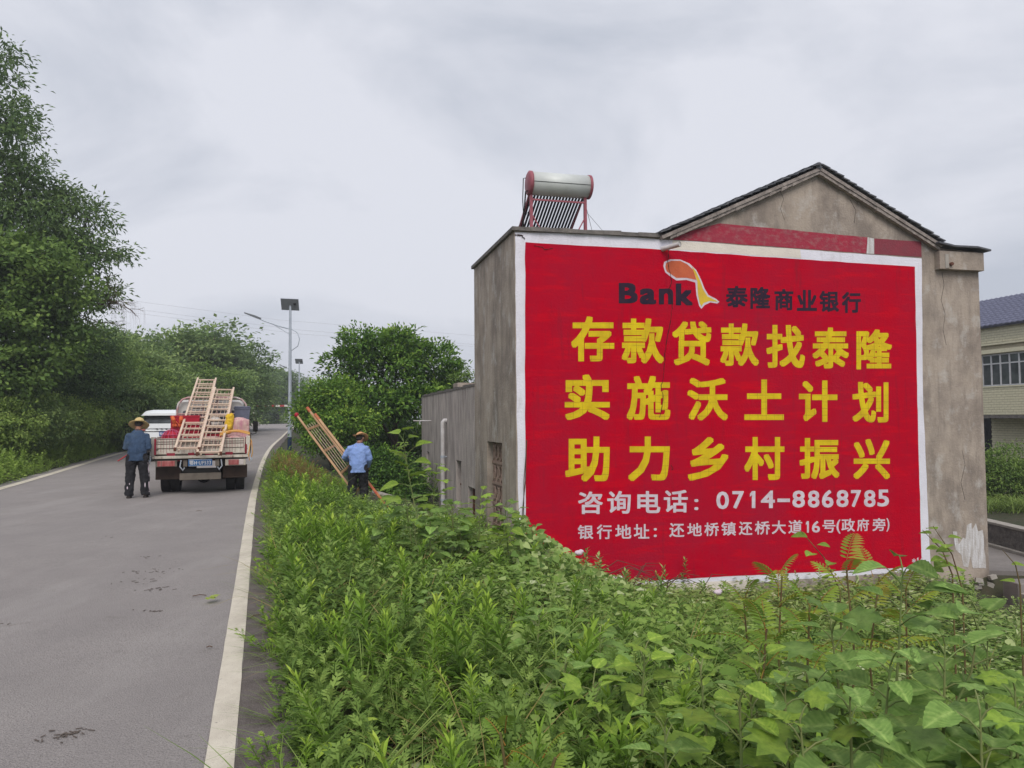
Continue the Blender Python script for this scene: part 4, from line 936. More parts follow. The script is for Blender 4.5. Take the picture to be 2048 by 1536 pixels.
single(MB().ell((0, 0, .18), (.17, .2, .17)), 'white_sack', mat('white_sack', (.60, .57, .52), (.48, .44, .42), 7, .8), 'rounded white sack seen between the rungs of the right ladder', 'sack', .20, 1.5, BF + .47, vox=.015, disp=.05)
crate(.14, 1.5, BF, .5, .5, .46, m_cred, 'plastic_crate', 'red crate carrying the rounded white sack')
for k, (x, y, m, lb) in enumerate(((-.14, .38, m_cred, 'red paint bucket behind the left ladder'), (.18, .35, m_sack, 'stained pink paint bucket between the ladders'), (.14, .72, m_truckw, 'dirty white paint bucket in the middle of the bed'), (-.2, .78, m_truckw, 'white paint bucket behind the red bucket'))):
    t = on_truck('paint_bucket', lb, 'bucket', x, y, BF, 'paint buckets on the truck bed')
    MB().lathe([(0, 0), (.12, 0), (.15, .34), (.158, .35), (.158, .37), (.14, .37), (.112, .02), (0, .02)], n=20).build('bucket_body', m, t)
    MB().lathe([(0, .30), (.138, .30)], n=20).build('paint', (m_red, m_yel, m_lwhite, m_red)[k], t)
    MB().path([(.155 * math.cos(a), .02, .35 - .13 * math.sin(a)) for a in np.linspace(0, math.pi, 9)], .004, 5).build('handle', m_galv, t)
gb = on_truck('grey_bin', 'blue grey plastic bin strapped at the right front of the truck bed', 'bin', .78, 2.95, BF + .55)
MB().loft([rrect(-.16, .16, -.16, .16, 0, .03), rrect(-.2, .2, -.2, .2, .48, .03)]).mesh('x')
mb = MB(); 
for (a, za), (b, zb2) in (((.15, 0), (.19, .46)), ((.20, .46), (.205, .5))):
    mb.loft([[(-a, -a, za), (a, -a, za), (a, a, za), (-a, a, za)], [(-b, -b, zb2), (b, -b, zb2), (b, b, zb2), (-b, b, zb2)]])
mb.build('bin_body', mat('grey_blue_plastic', (.16, .17, .24), (.12, .13, .18), 4, .6), gb)
MB().b2((-.19, -.19, .502), (.19, .19, .53)).build('lid', MATS['grey_blue_plastic'], gb, bevel=.01)
crate(.74, 2.8, BF, .44, .5, .53, m_undr, 'wooden_box', 'brown box under the grey bin')
crate(-.35, 2.5, BF, .8, .8, .5, m_undr, 'wooden_box', 'large brown box against the headboard')

# ---- ladders
def ladder(name, label, P0, P1, side, width, nr, m, sec_off, up, rr=.022, ext=.12):
    """P0 foot centre, P1 top centre (world); two stacked sections"""
    P0, P1 = Vector(P0), Vector(P1); d = (P1 - P0); Ln = d.length; d.normalize(); s = Vector(side); s = (s - d * s.dot(d)).normalized(); u = s.cross(d).normalized() * up
    t = thing(name, label, 'ladder', P0)
    for k in (-1, 1): MB().bar(s * (k * width/2), s * (k * width/2) + d * Ln, .045, .06, u).build('rail', m, t, bevel=.006)
    rg = None
    for k in range(nr):
        a = .10 + (Ln - .25) * k / (nr - 1)
        MB().bar(s * (-width/2 - .02) + d * a + u * .0, s * (width/2 + .02) + d * a, .032, .032, u).build('rung', m, t, bevel=.005)
    o = u * -sec_off; w2 = width * .78
    for k in (-1, 1):
        MB().path([s * (k * w2/2) + o + d * .15, s * (k * w2/2) + o + d * (Ln + ext)], .021, 8).build('inner_rail', m, t)
    for k in range(nr - 1):
        a = .28 + (Ln - .3) * k / (nr - 1); MB().tube(s * (-w2/2) + o + d * a, s * (w2/2) + o + d * a, .012, n=6).build('inner_rung', m_brown if k % 2 else m, t)
    for k in (-.17, .05, .25): MB().path([s * (k * width) + o * .6 + d * .2, s * (k * width + .01) + o * .5 + d * (Ln * .5), s * (k * width) + o * .6 + d * (Ln - .15)], .005, 5).build('cord', m, t)
    for k in (-1, 1): MB().bar(s * (k * width/2) - d * .01, s * (k * width/2) + d * .05, .052, .068, u).build('rubber_foot', m_rust, t)
    return t
sv = Vector((math.cos(TRZ), math.sin(TRZ), 0))
ladder('wooden_ladder', 'longer paint splashed bamboo ladder on the left, leaning over the tailgate of the truck', at(374, 899, 15.8), at(414, 757, 21.0), sv, .455, 14, m_wpink, .09, 1)
ladder('wooden_ladder', 'shorter bamboo ladder on the right, foot lowest on the tailgate of the truck', at(418, 908, 15.75), at(449, 776, 20.0), sv, .45, 12, m_wpink, .09, 1)

# ---- white SUV ahead of the truck
SY = 26.5; SX = at(332, 900, SY).x; SRZ = R(15)
sv_ = thing('white_suv', 'white sport utility car half hidden ahead of the truck', 'car', (SX, SY, float(ZR(SY)) + .02), SRZ)
sv_.scale = (1, 1, 1.05)
m_cw = mat('white_car_paint', (.84, .86, .88), (.82, .84, .86), 2, .5, spec=.2)
def sec(y, w, z0, z1, r=.12): return rrect(-w, w, z0, z1, y, min(r, (z1 - z0) * .45), 5)
MB().loft([sec(.02, .82, .42, 1.0, .1), sec(.06, .94, .34, 1.08), sec(.5, .97, .3, 1.10), sec(1.4, .975, .3, 1.10), sec(3.3, .97, .3, 1.06), sec(3.9, .95, .3, .98), sec(4.5, .88, .32, .84), sec(4.65, .8, .4, .72, .1)], smooth=True).build('body', m_cw, sv_)
def gh(y, zb, zt, wb, wt): return [(-wb, y, zb), (wb, y, zb), (wb * .98, y, zb + (zt - zb) * .5), (wt, y, zt - .06), (wt - .1, y, zt), (-wt + .1, y, zt), (-wt, y, zt - .06), (-wb * .98, y, zb + (zt - zb) * .5)]
MB().loft([gh(.10, 1.04, 1.3, .90, .80), gh(.42, 1.04, 1.60, .91, .72), gh(.9, 1.04, 1.66, .92, .72), gh(2.2, 1.04, 1.66, .92, .72), gh(3.3, 1.04, 1.2, .9, .8)], smooth=False).build('cabin_glass', m_glass, sv_)
MB().loft([[(-.80, .02, 1.50), (.80, .02, 1.50), (.76, .02, 1.54), (.5, .02, 1.575), (-.5, .02, 1.575), (-.76, .02, 1.54)], [(-.80, .5, 1.57), (.80, .5, 1.57), (.74, .5, 1.65), (.5, .5, 1.69), (-.5, .5, 1.69), (-.74, .5, 1.65)],
           [(-.80, 2.2, 1.60), (.80, 2.2, 1.60), (.72, 2.2, 1.68), (.5, 2.2, 1.70), (-.5, 2.2, 1.70), (-.72, 2.2, 1.68)], [(-.78, 2.7, 1.45), (.78, 2.7, 1.45), (.72, 2.7, 1.47), (.5, 2.7, 1.5), (-.5, 2.7, 1.5), (-.72, 2.7, 1.47)]], smooth=True).build('roof', m_cw, sv_)
MB().loft([rrect(-.80, .80, 1.08, 1.22, .0, .05), rrect(-.85, .85, 1.05, 1.24, .12, .05)]).build('tailgate_ledge', m_cw, sv_)
MB().b2((-.92, -.02, .32), (.92, .12, .66)).build('rear_bumper', mat('dark_trim', (.06, .055, .06), (.05, .045, .05), 4, .6), sv_, bevel=.05)
MB().b2((-.86, -.03, .66), (.86, .02, .70)).build('bumper_step', m_galv, sv_, bevel=.01)
MB().b2((-.8, -.008, .985), (.8, .03, 1.0)).build('trim_strip', m_dark, sv_)
text_part('R O V E R', .0, .0, (0, 0, 0), m_dark, 'x', sv_) if False else None
for k in range(5): MB().b2((-.30 + k * .15 - .03, -.012, 1.055), (-.30 + k * .15 + .03, .01, 1.08)).build('tailgate_mark', m_dark, sv_)
for s in (-1, 1):
    MB().b2((s * .66, -.0, 1.0), (s * .95, .1, 1.09)).build('tail_light', m_lens, sv_, bevel=.015)
    wheel(sv_, s * .83, .85, .36, .24); wheel(sv_, s * .83, 3.75, .36, .24)
pl = MB().b2((-.22, -.02, .83), (.22, -.004, .97)).build('number_plate', m_blue if False else mat('plate_deep_blue', (.03, .07, .30), (.025, .055, .24), 4, .5), sv_)
text_part('鄂B·68M15', .40, .09, (0, -.022, .90), m_wtxt, 'plate_lettering', pl, .015)

# ================================================================== STREET LAMPS, HEIGHT BAR, WIRES
def lamp(px, Y, label, full=True, H=5.95, rz=0, arm=-1):
    x = at(px, 838, Y).x; z = gz(x, Y) - .02
    t = thing('street_lamp', label, 'street lamp', (x, Y, z), rz, 'solar street lamps along the right verge')
    MB().tube((0, 0, .75), (0, 0, H - .1), .078, .045, 12).build('pole', m_galv, t)
    MB().tube((0, 0, 0), (0, 0, .752), .082, .08, 12).build('pole_base', m_navy, t)
    MB().b2((-.02, -.09, .2), (.03, -.078, .5)).build('access_door', m_navy, t)
    hd = MB().path([(.02, 0, H - 1.25), (-.35, 0, H - .95), (-.62 - .55, 0, H - .78)], [.028, .025, .02], 8)
    MB().path([(0, 0, H - .98), (-.5, 0, H - .84), (-1.0, 0, H - .66), (-1.25, 0, H - .55)], [.028, .026, .024, .022], 8).path([(0, 0, H - 1.2), (-.35, 0, H - .98), (-.62, 0, H - .82)], .015, 6) \
        .path([(.05, 0, H - .98), (.28, 0, H - 1.12), (.37, 0, H - 1.38), (.3, 0, H - 1.65), (.06, 0, H - 1.82)], .018, 6).build('arm', m_galv, t)
    MB().loft([[(-1.15, -.05, H - .60), (-1.15, .05, H - .60), (-1.15, .05, H - .53), (-1.15, -.05, H - .53)], [(-1.35, -.12, H - .54), (-1.35, .12, H - .54), (-1.35, .12, H - .44), (-1.35, -.12, H - .44)],
               [(-1.78, -.09, H - .36), (-1.78, .09, H - .36), (-1.78, .09, H - .31), (-1.78, -.09, H - .31)]]).build('lamp_head', m_panel, t, bevel=.01)
    Rm = Euler((R(28), R(3), 0)).to_matrix()
    pn = MB().box((0, -.05, H - .02), (.68, .03, .46), Rm).build('solar_panel', m_panel, t)
    MB().box((0, -.05, H - .02), (.70, .022, .48), Rm).build('panel_frame', m_galv, t)
    MB().box((.2, -.09, H - .01), (.09, .05, .07), Rm).build('junction_box', m_dark, t)
    MB().tube((0, 0, H - .12), (0, -.04, H + .08), .04, n=8).build('panel_bracket', m_galv, t)
    return t
lamp(579.5, 30, 'nearest solar street lamp, tall white pole with navy foot on the grass verge')
lamp(598, 68, 'second solar street lamp, seen just right of the nearest pole', rz=R(-8))
lamp(613, 118, 'smallest most distant solar street lamp above the roadside bushes', H=5.2, rz=R(-10))
gate = thing('height_limit_bar', 'red and white striped height limit bar across the distant road', 'barrier', (at(508, 838, 80).x, 80, gz(at(508, 838, 80).x, 80)))
H = at(508, 812, 80).z - gate.location.z
m_gr = mat('barrier_red', (.40, .03, .03), rough=.5); m_gw = mat('barrier_white', (.65, .62, .55), rough=.5)
for k in range(18): MB().b2((k * .45, -.07, H - .09), (k * .45 + .449, .07, H + .09)).build('bar_segment', (m_gr, m_gw)[k % 2], gate)
for x in (0, 7.9):
    for k in range(6): MB().b2((x - .09, -.09, (H - .1) * k / 6), (x + .09, .09, (H - .1) * (k + 1) / 6)).build('post_segment', (m_gw, m_gr)[k % 2], gate)
MB().b2((-.5, -.3, 0), (.5, .3, .45)).build('concrete_foot', m_pale, gate, bevel=.03)
for k, (pts, lb) in enumerate(((((230, 597), (560, 640), (960, 672)), 'upper thin power line sagging across the sky'), (((300, 622), (600, 660), (960, 690)), 'middle thin power line crossing behind the lamp'), (((270, 626), (600, 668), (960, 694)), 'lowest thin power line just below the middle one'))):
    P = [at(pts[0][0], pts[0][1], 70), at(pts[1][0], pts[1][1], 78), at(pts[2][0], pts[2][1], 92)]
    a = P[0] + (P[0] - P[1]) * .8; b = P[2] + (P[2] - P[1]) * .6
    mb = MB().path([a] + P + [b], .006, 4); tag(mb.build('power_line', m_undr), lb, 'power line', 'power lines over the road')

# ================================================================== PEOPLE
m_denim = mat('blue_jacket_cloth', (.045, .08, .15), (.03, .055, .10), 7, .85, .4, 60, extra=lambda nt, b, rp, tcn: overlay(nt, b, rp.outputs[0], tcn, (.085, .12, .15), 3, .52, .7, (1, 1, .5), .7))
m_trou = mat('black_trousers', (.014, .014, .018), (.022, .021, .024), 6, .85, .4, 60)
m_shirt = mat('light_blue_shirt', (.25, .36, .68), (.20, .30, .60), 5, .8, .3, 60)
m_straw = mat('pale_straw', (.66, .52, .24), (.56, .42, .18), 40, .8, .5, 160)
m_tanhat = mat('orange_tan_straw', (.66, .37, .18), (.58, .30, .14), 30, .8, .5, 160)
m_hair = mat('grey_black_hair', (.03, .027, .025), rough=.8)
m_shoe = mat('dark_shoe', (.035, .028, .026), rough=.7)
def hand(mb, w, dirv, side, palm, curl=.6, r=.0085):
    """palm plus five curled fingers; w wrist, dirv along the hand, side towards the thumb, palm the direction the fingers curl to"""
    w = Vector(w); d = Vector(dirv).normalized(); s = (Vector(side) - d * Vector(side).dot(d)).normalized(); p = Vector(palm); p = (p - d * p.dot(d) - s * p.dot(s)).normalized()
    mb.path([w - d * .03, w + d * .02, w + d * .06, w + d * .09], [.026, .03, .034, .03], 8)
    mb.ell(w + d * .05 + s * .012, (.03, .03, .035)); mb.ell(w + d * .05 - s * .014, (.028, .028, .033))
    for i, (o, l) in enumerate(((.030, .068), (.010, .078), (-.010, .072), (-.030, .056))):
        a = w + d * .085 + s * o; b = a + (d * math.cos(curl * .6) + p * math.sin(curl * .6)) * l * .45; c = b + (d * math.cos(curl * 1.6) + p * math.sin(curl * 1.6)) * l * .33; e = c + (d * math.cos(curl * 2.4) + p * math.sin(curl * 2.4)) * l * .25
        mb.path([a - d * .02, a, b, c, e], [r, r, r * .95, r * .88, r * .75], 7)
    a = w + d * .03 + s * .03; b = a + (d * .6 + s * .7 + p * .3).normalized() * .035; c = b + (d * .9 + s * .15 + p * .5).normalized() * .03
    mb.path([w + d * .01 + s * .015, a, b, c], [.014, .013, .011, .009], 7)
def head(mb, c, f, up):
    """continuous head: skull, jaw, nose, ears, lips; f face direction, up crown direction"""
    c = Vector(c); f = Vector(f).normalized(); u = Vector(up); u = (u - f * u.dot(f)).normalized(); x = f.cross(u).normalized()
    M = Matrix((x, f, u)).transposed()
    mb.ell(c + u * .02, (.075, .092, .095), 16, 12, M); mb.ell(c + f * .022 - u * .055, (.055, .062, .06), 14, 10, M)
    mb.ell(c + f * .082 - u * .092, (.024, .02, .018), 10, 8, M)
    mb.path([c + f * .085 + u * .015, c + f * .108 - u * .028], [.010, .016], 8)
    mb.ell(c + f * .085 - u * .06, (.024, .012, .009), 10, 6, M)
    for k in (-1, 1):
        mb.ell(c + x * (k * .077) - f * .005 - u * .005, (.009, .019, .032), 10, 8, M)
        mb.ell(c + x * (k * .032) + f * .083 + u * .012, (.014, .009, .009), 8, 6, M)
        mb.ell(c + x * (k * .033) + f * .083 + u * .036, (.022, .009, .006), 8, 6, M)
    return M
def hat(parent, c, M, m, brim, crown, curl=0, band=None):
    n = 36; V = []; prof = [(.0, crown), (.045, crown - .006), (.078, crown - .03), (.093, crown * .5), (.098, .0), (brim * .75, -.022), (brim, -.035), (brim, -.042), (.097, -.01), (.088, .0), (.07, crown - .04), (0, crown - .012)]
    for r, z in prof:
        for j in range(n):
            t = 2 * math.pi * j / n; zz = z + (curl * max(0, (r - .1) / (brim - .1)) * (abs(math.cos(t)) ** 2) if r > .1 else 0) + (.006 * math.sin(t * 5) if r > .15 else 0)
            V.append(Vector(c) + M @ Vector((r * math.cos(t) * (1 - (.25 * abs(math.cos(t)) if curl and r > .1 else 0)), r * math.sin(t) * 1.05, zz)))
    k = len(prof); o = MB().add(V, [(i*n + j, i*n + (j+1) % n, (i+1)*n + (j+1) % n, (i+1)*n + j) for i in range(k-1) for j in range(n)], True).build('hat', m, parent)
    return o

def stand_person(loc, rz, label, J, jacket, trousers, shirt_len, hatf, extra=None):
    p = thing('person', label, 'person', loc, rz)
    b = MB()
    b.path([J['pelvis'], J['waist'], J['chest'], J['neck0']], [.125, .11, .12, .065], 14).ell(J['pelvis'], (.155, .115, .11)).ell(J['chest'], (.17, .105, .14))
    b.path([J['neck0'], J['neck'], J['head']], [.07, .055, .06], 10)
    M = head(b, J['head'], J['face'], J['up'])
    for s, k in ((-1, 'L'), (1, 'R')):
        b.path([J['chest'] + Vector((s * .08, 0, .05)), J['sh' + k], J['el' + k], J['wr' + k]], [.07, .058, .042, .028], 10)
        b.path([J['pelvis'] + Vector((s * .06, 0, 0)), J['hip' + k], J['kn' + k], J['an' + k]], [.10, .088, .058, .04], 12)
        b.path([J['an' + k] + Vector((0, -.04, -.04)), J['an' + k] + Vector((0, .05, -.05)), J['an' + k] + Vector((0, .14, -.06))], [.035, .036, .026], 8)
        hand(b, J['wr' + k], J['hd' + k], J['th' + k], J['pa' + k], J.get('cu' + k, .6))
    b.voxel('body', m_skin, p, .008, 2)
    # hair under the hat
    h = Vector(J['head']); MB().ell(h + M @ Vector((0, -.022, .03)), (.082, .088, .088), 16, 12, M).ell(h + M @ Vector((0, -.05, -.03)), (.066, .05, .05), 14, 10, M).voxel('hair', m_hair, p, .008, 1, .006, .02)
    g = MB()
    ps, wa, ch, n0 = J['pelvis'], J['waist'], J['chest'], J['neck0']
    def ring(c, a, d, t=0): return [Vector(c) + Vector((a * math.cos(q), d * math.sin(q), t * math.sin(q))) for q in np.linspace(0, 2 * math.pi, 20, endpoint=False)]
    hem = Vector(ps) + Vector((0, -.005, -shirt_len))
    g.loft([ring(hem, .195, .145), ring(Vector(ps) + Vector((0, 0, .05)), .188, .145), ring(wa, .185, .14), ring(ch, .205, .14), ring((Vector(ch) * .5 + Vector(n0) * .5), .185, .13), ring(n0 + Vector((0, 0, -.02)), .125, .105), ring(n0 + Vector((0, .01, .03)), .08, .08)])
    for k, s in (('L', -1), ('R', 1)):
        el, wr, sh = J['el' + k], J['wr' + k], J['sh' + k]; cuff = el + (wr - el) * .93
        g.path([Vector(ch) + Vector((s * .1, 0, .06)), sh, (sh + el) / 2, el, (el + cuff) / 2, cuff], [.085, .072, .068, .062, .056, .05], 12)
    col = Vector(n0) + Vector((0, .005, .02)); g.lathe([(.05, -.03), (.078, -.02), (.072, .03), (.05, .03)], col, 16)
    g.voxel('jacket' if jacket is m_denim else 'shirt', jacket, p, .010, 3, .038, .085)
    t = MB()
    for k, s in (('L', -1), ('R', 1)):
        t.path([Vector(ps) + Vector((s * .06, 0, .04)), J['hip' + k], J['kn' + k], J['an' + k] + Vector((0, 0, .0))], [.125, .115, .092, .082], 14)
    t.ell(Vector(ps) + Vector((0, 0, .0)), (.185, .14, .13)); t.voxel('trousers', trousers, p, .010, 3, .045, .085)
    for k in 'LR':
        a = J['an' + k]; MB().path([a + Vector((0, -.06, -.03)), a + Vector((0, .03, -.03)), a + Vector((0, .12, -.045)), a + Vector((0, .17, -.052))], [.038, .046, .042, .026], 12).b2(a + Vector((-.042, -.095, -.085)), a + Vector((.042, .165, -.07))).voxel('shoe', m_shoe, p, .008, 2)
    hatf(p, M)
    if extra: extra(p)
    return p
V3 = Vector
P1 = zhit(273, 999, 0)
J1 = dict(pelvis=V3((0, 0, .90)), waist=V3((0, .0, 1.06)), chest=V3((0, .03, 1.24)), neck0=V3((0, .05, 1.40)), neck=V3((0, .09, 1.46)), head=V3((0, .15, 1.535)), face=(0, .75, -.65), up=(0, .5, .86),
          shL=V3((-.17, .03, 1.31)), elL=V3((-.22, -.01, 1.07)), wrL=V3((-.15, .23, 1.05)), hdL=(.6, .8, 0), thL=(.3, .2, 1), paL=(.8, -.6, 0),
          shR=V3((.17, .03, 1.31)), elR=V3((.22, -.01, 1.07)), wrR=V3((.13, .24, 1.05)), hdR=(-.6, .8, 0), thR=(-.3, .2, 1), paR=(-.8, -.6, 0),
          hipL=V3((-.10, 0, .86)), knL=V3((-.13, .03, .47)), anL=V3((-.145, -.01, .085)), hipR=V3((.10, 0, .86)), knR=V3((.14, .03, .47)), anR=V3((.165, .02, .085)))
def hat1(p, M): hat(p, J1['head'] + M @ V3((0, -.01, .045)), M @ Euler((R(14), 0, 0)).to_matrix(), m_straw, .20, .12)
def ext1(p):
    MB().path([(-.19, .05, .92), (-.30, .0, .84), (-.36, -.02, .80)], .012, 6).build('red_strap', mat('red_strap', (.45, .03, .04), rough=.6), p)
    mb = MB().path([(.205, -.02, .8), (.225, .0, .5), (.235, .0, .14)], .008, 5); mb.build('side_stripe', m_lwhite, p)
    MB().ell((-.16, -.085, .25), (.012, .006, .03)).ell((-.12, -.09, .33), (.008, .006, .02)).ell((.17, -.075, .3), (.01, .006, .05)).build('paint_spot', m_lwhite, p)
    MB().bar((.13, .34, 1.0), (.36, .22, 1.02), .05, .015).build('brush', m_undr, p)
stand_person((P1.x, P1.y, .0), R(16), 'man in yellow straw hat and blue denim jacket standing behind the truck, head bowed', J1, m_denim, m_trou, .10, hat1, ext1)
PX2 = at(716, 985, 16.5); zg2 = gz(PX2.x, 16.5)
hz = at(717, 866, 16.5).z - zg2 - 1.62         # keeps the hat at its height over the sloping ground
J2 = dict(pelvis=V3((0, 0, .90)), waist=V3((.0, .02, 1.05)), chest=V3((0, .07, 1.22)), neck0=V3((.02, .12, 1.37)), neck=V3((.03, .15, 1.43)), head=V3((.045, .19, 1.50)), face=(.5, .75, -.5), up=(.1, .4, .9),
          shL=V3((-.18, .07, 1.28)), elL=V3((-.29, .12, 1.10)), wrL=V3((-.22, .42, 1.02)), hdL=(-.3, .9, .1), thL=(0, .2, 1), paL=(1, 0, 0), cuL=1.0,
          shR=V3((.18, .06, 1.28)), elR=V3((.25, .04, 1.06)), wrR=V3((.20, .22, .88)), hdR=(0, .7, -.6), thR=(-1, .2, 0), paR=(-.2, .8, .5), cuR=1.0,
          hipL=V3((-.10, 0, .86)), knL=V3((-.12, .06, .46)), anL=V3((-.13, -.04, .085)), hipR=V3((.10, 0, .86)), knR=V3((.12, .08, .47)), anR=V3((.13, .04, .085)))
def hat2(p, M): hat(p, J2['head'] + M @ V3((0, -.005, .045)), M @ Euler((R(6), R(-6), 0)).to_matrix(), m_tanhat, .19, .10, .07)
stand_person((PX2.x, 16.5, zg2 + hz), R(10), 'man in light blue shirt and tan hat holding a tilted bamboo ladder in weeds', J2, m_shirt, m_trou, .12, hat2)

# ---- the ladder he holds
def seg(t0, name, a, b, w, h, m, parent, base): MB().bar(a - base, b - base, w, h, (0, .3, 1)).build(name, m, parent, bevel=.006)
la0, la1 = at(602, 842, 17.5), at(712, 990, 17.0); lb0, lb1 = at(630, 828, 17.15), at(787, 1030, 16.7)
base = lb1.copy(); hl = thing('bamboo_ladder', 'heavy orange bamboo extension ladder tilted in the hands of the man in the blue shirt', 'ladder', base)
seg(0, 'rail', la0 + (la1 - la0) * .15, la1, .07, .045, m_wood, hl, base); seg(0, 'rail', lb0 + (lb1 - lb0) * .06, lb1, .085, .05, m_wood, hl, base)
seg(0, 'red_splashed_rail_foot', lb0 + (lb1 - lb0) * .70, lb0 + (lb1 - lb0) * .93, .09, .055, m_wred, hl, base)
seg(0, 'red_splashed_rail_top', lb0 + (lb1 - lb0) * .0, lb0 + (lb1 - lb0) * .10, .075, .055, m_wred, hl, base)
ia, ib = at(594, 831, 17.53), at(614, 815, 17.2)
da = (la1 - la0).normalized(); db = (lb1 - lb0).normalized()
MB().path([ia - base, ia + da * 1.7 - base], .026, 8).build('inner_rail', m_wood, hl); MB().path([ib - base, ib + db * 2.0 - base], .03, 8).build('inner_rail', m_wood, hl)
MB().ell(ia - da * .02 - base, (.05, .05, .055)).build('end_cap', m_cred, hl); MB().path([ib - base, ib + db * .12 - base], .038, 8).build('end_cap', m_wred, hl)
for k, (t1, t2) in enumerate(((.12, .10), (.42, .30), (.72, .49), (.98, .66), (1.3, .86))):
    a = la0 + (la1 - la0) * t1; b = lb0 + (lb1 - lb0) * t2
    MB().bar(a - base, b - base, .055, .04, (0, 1, 0)).build('rung', m_wood, hl, bevel=.005)
for k in range(5):
    t = .18 + k * .15; a0 = la0 + (lb0 - la0) * t + da * .15; a1 = a0 + da * 1.35; MB().path([a0 - base, (a0 + a1) / 2 + V3((0, 0, .01)) - base, a1 - base], .006, 5).build('cord', m_wpink, hl)

# ================================================================== TREES AND SHRUBS
def crown(blobs, ncl, per, leaf, seed, tm=T_DIA, clr=.42, droop=.25, fill=.25, asp=.5, up=.35, tdark=.35):
    """blobs: (x,y,z,rx,ry,rz). leaf clusters over each blob's shell plus some inside"""
    r = np.random.RandomState(seed); g = VG()
    B = np.array(blobs, float); vol = (B[:, 3] * B[:, 4] + B[:, 4] * B[:, 5] + B[:, 3] * B[:, 5]); pr = vol / vol.sum()
    bi = r.choice(len(B), ncl, p=pr); d = nrm(r.normal(size=(ncl, 3))); d[:, 2] = np.where((d[:, 2] < -.2) & (r.rand(ncl) < .45), -d[:, 2], d[:, 2])
    lump = 1 + .16 * np.sin(d[:, 0] * 7 + bi * 1.7) * np.cos(d[:, 1] * 6 + bi) + .12 * np.sin(d[:, 2] * 9 + bi * 2.3)
    ins = r.rand(ncl) < fill
    rad = np.where(ins, r.uniform(.25, .8, ncl), r.uniform(.86, 1.08, ncl)) * lump
    P = B[bi, :3] + d * rad[:, None] * B[bi, 3:6]
    n = ncl * per; cid = np.repeat(np.arange(ncl), per)
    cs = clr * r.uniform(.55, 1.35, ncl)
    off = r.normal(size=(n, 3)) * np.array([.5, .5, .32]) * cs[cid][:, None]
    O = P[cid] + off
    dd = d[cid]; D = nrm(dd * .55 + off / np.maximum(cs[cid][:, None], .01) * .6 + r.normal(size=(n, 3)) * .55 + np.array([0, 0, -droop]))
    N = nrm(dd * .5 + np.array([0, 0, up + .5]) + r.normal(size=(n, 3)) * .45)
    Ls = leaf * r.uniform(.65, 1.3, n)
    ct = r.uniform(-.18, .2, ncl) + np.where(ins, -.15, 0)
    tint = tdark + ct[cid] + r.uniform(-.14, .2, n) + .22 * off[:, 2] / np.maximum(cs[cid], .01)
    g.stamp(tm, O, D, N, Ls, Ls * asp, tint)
    return g, P, B
def trunk_mb(base, B, P, r0, seed, nb=16, lean=(0, 0)):
    rr = random.Random(seed); mb = MB(); base = Vector(base); c = Vector(B[:, :3].mean(0))
    top = Vector((c.x, c.y, base.z + (c.z - base.z) * .75)); mid = (base + top) / 2 + Vector((rr.uniform(-.3, .3), rr.uniform(-.3, .3), 0)) * (top - base).length * .12
    mb.path([base - Vector((0, 0, .3)), base + (mid - base) * .3, mid, top], [r0 * 1.25, r0, r0 * .8, r0 * .5], 9)
    for b in B:
        q = Vector(b[:3]); s = mid + (top - mid) * rr.uniform(0, 1); m_ = (s + q) / 2 + Vector((rr.uniform(-.2, .2), rr.uniform(-.2, .2), rr.uniform(-.1, .3)))
        mb.path([s, m_, q], [r0 * .42, r0 * .28, r0 * .12], 6)
        pts = [p for p in P if (Vector(p) - q).length < max(b[3:6]) * 1.1]
        for p in rr.sample(pts, min(len(pts), max(2, nb // len(B)))):
            e = Vector(p); m2 = (q * .6 + e * .4) + Vector((rr.uniform(-.15, .15),) * 3)
            mb.path([q, m2, e], [r0 * .14, r0 * .08, r0 * .03], 4, False)
    return mb
def tree(name, label, cat, loc, blobs, ncl, per, leaf, seed, fm, r0=.14, group=None, mesh_only=False, nb=30, **k):
    """blobs in coordinates relative to loc"""
    g, P, B = crown(blobs, ncl, per, leaf, seed, **k)
    t = thing(name, label, cat, loc, 0, group)
    g.build('crown', fm, t)
    trunk_mb((0, 0, 0), B, P, r0, seed, nb).build('trunk', m_bark, t)
    return t
def pxblobs(items, Y, base):
    """(px,py,Ydepth,rpx,ratio_y,depth_ratio) -> blob relative to base"""
    out = []
    for px, py, yy, rp_, ra in items:
        c = at(px, py, yy); r = rp_ / 1540 * yy; out.append((c.x - base[0], c.y - base[1], c.z - base[2], r, r * 1.0, r * ra))
    return out
def on(px, Y, e=0):
    x = at(px, 838, Y).x + e; return (x, Y, gz(x, Y))
# --- left hand trees and vine-hung shrubs beside the road
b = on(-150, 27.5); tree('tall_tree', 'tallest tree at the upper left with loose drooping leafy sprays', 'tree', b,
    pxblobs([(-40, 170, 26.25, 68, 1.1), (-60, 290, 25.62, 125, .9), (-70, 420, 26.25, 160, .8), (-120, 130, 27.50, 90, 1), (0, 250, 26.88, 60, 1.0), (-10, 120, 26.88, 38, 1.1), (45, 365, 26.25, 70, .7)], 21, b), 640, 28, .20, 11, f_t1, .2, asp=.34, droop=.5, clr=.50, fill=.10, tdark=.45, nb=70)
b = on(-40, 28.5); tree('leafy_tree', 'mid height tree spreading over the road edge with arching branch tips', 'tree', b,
    pxblobs([(60, 450, 26.25, 85, .6), (120, 415, 27.50, 62, .6), (175, 440, 27.50, 48, .8), (200, 510, 27.50, 42, .9), (130, 540, 26.88, 100, .7), (30, 520, 26.88, 115, .7), (215, 590, 27.50, 30, .8), (90, 620, 27.50, 95, .6)], 22, b), 540, 28, .20, 12, f_t1, .16, asp=.36, droop=.45, clr=.46, fill=.10, tdark=.5, nb=70)
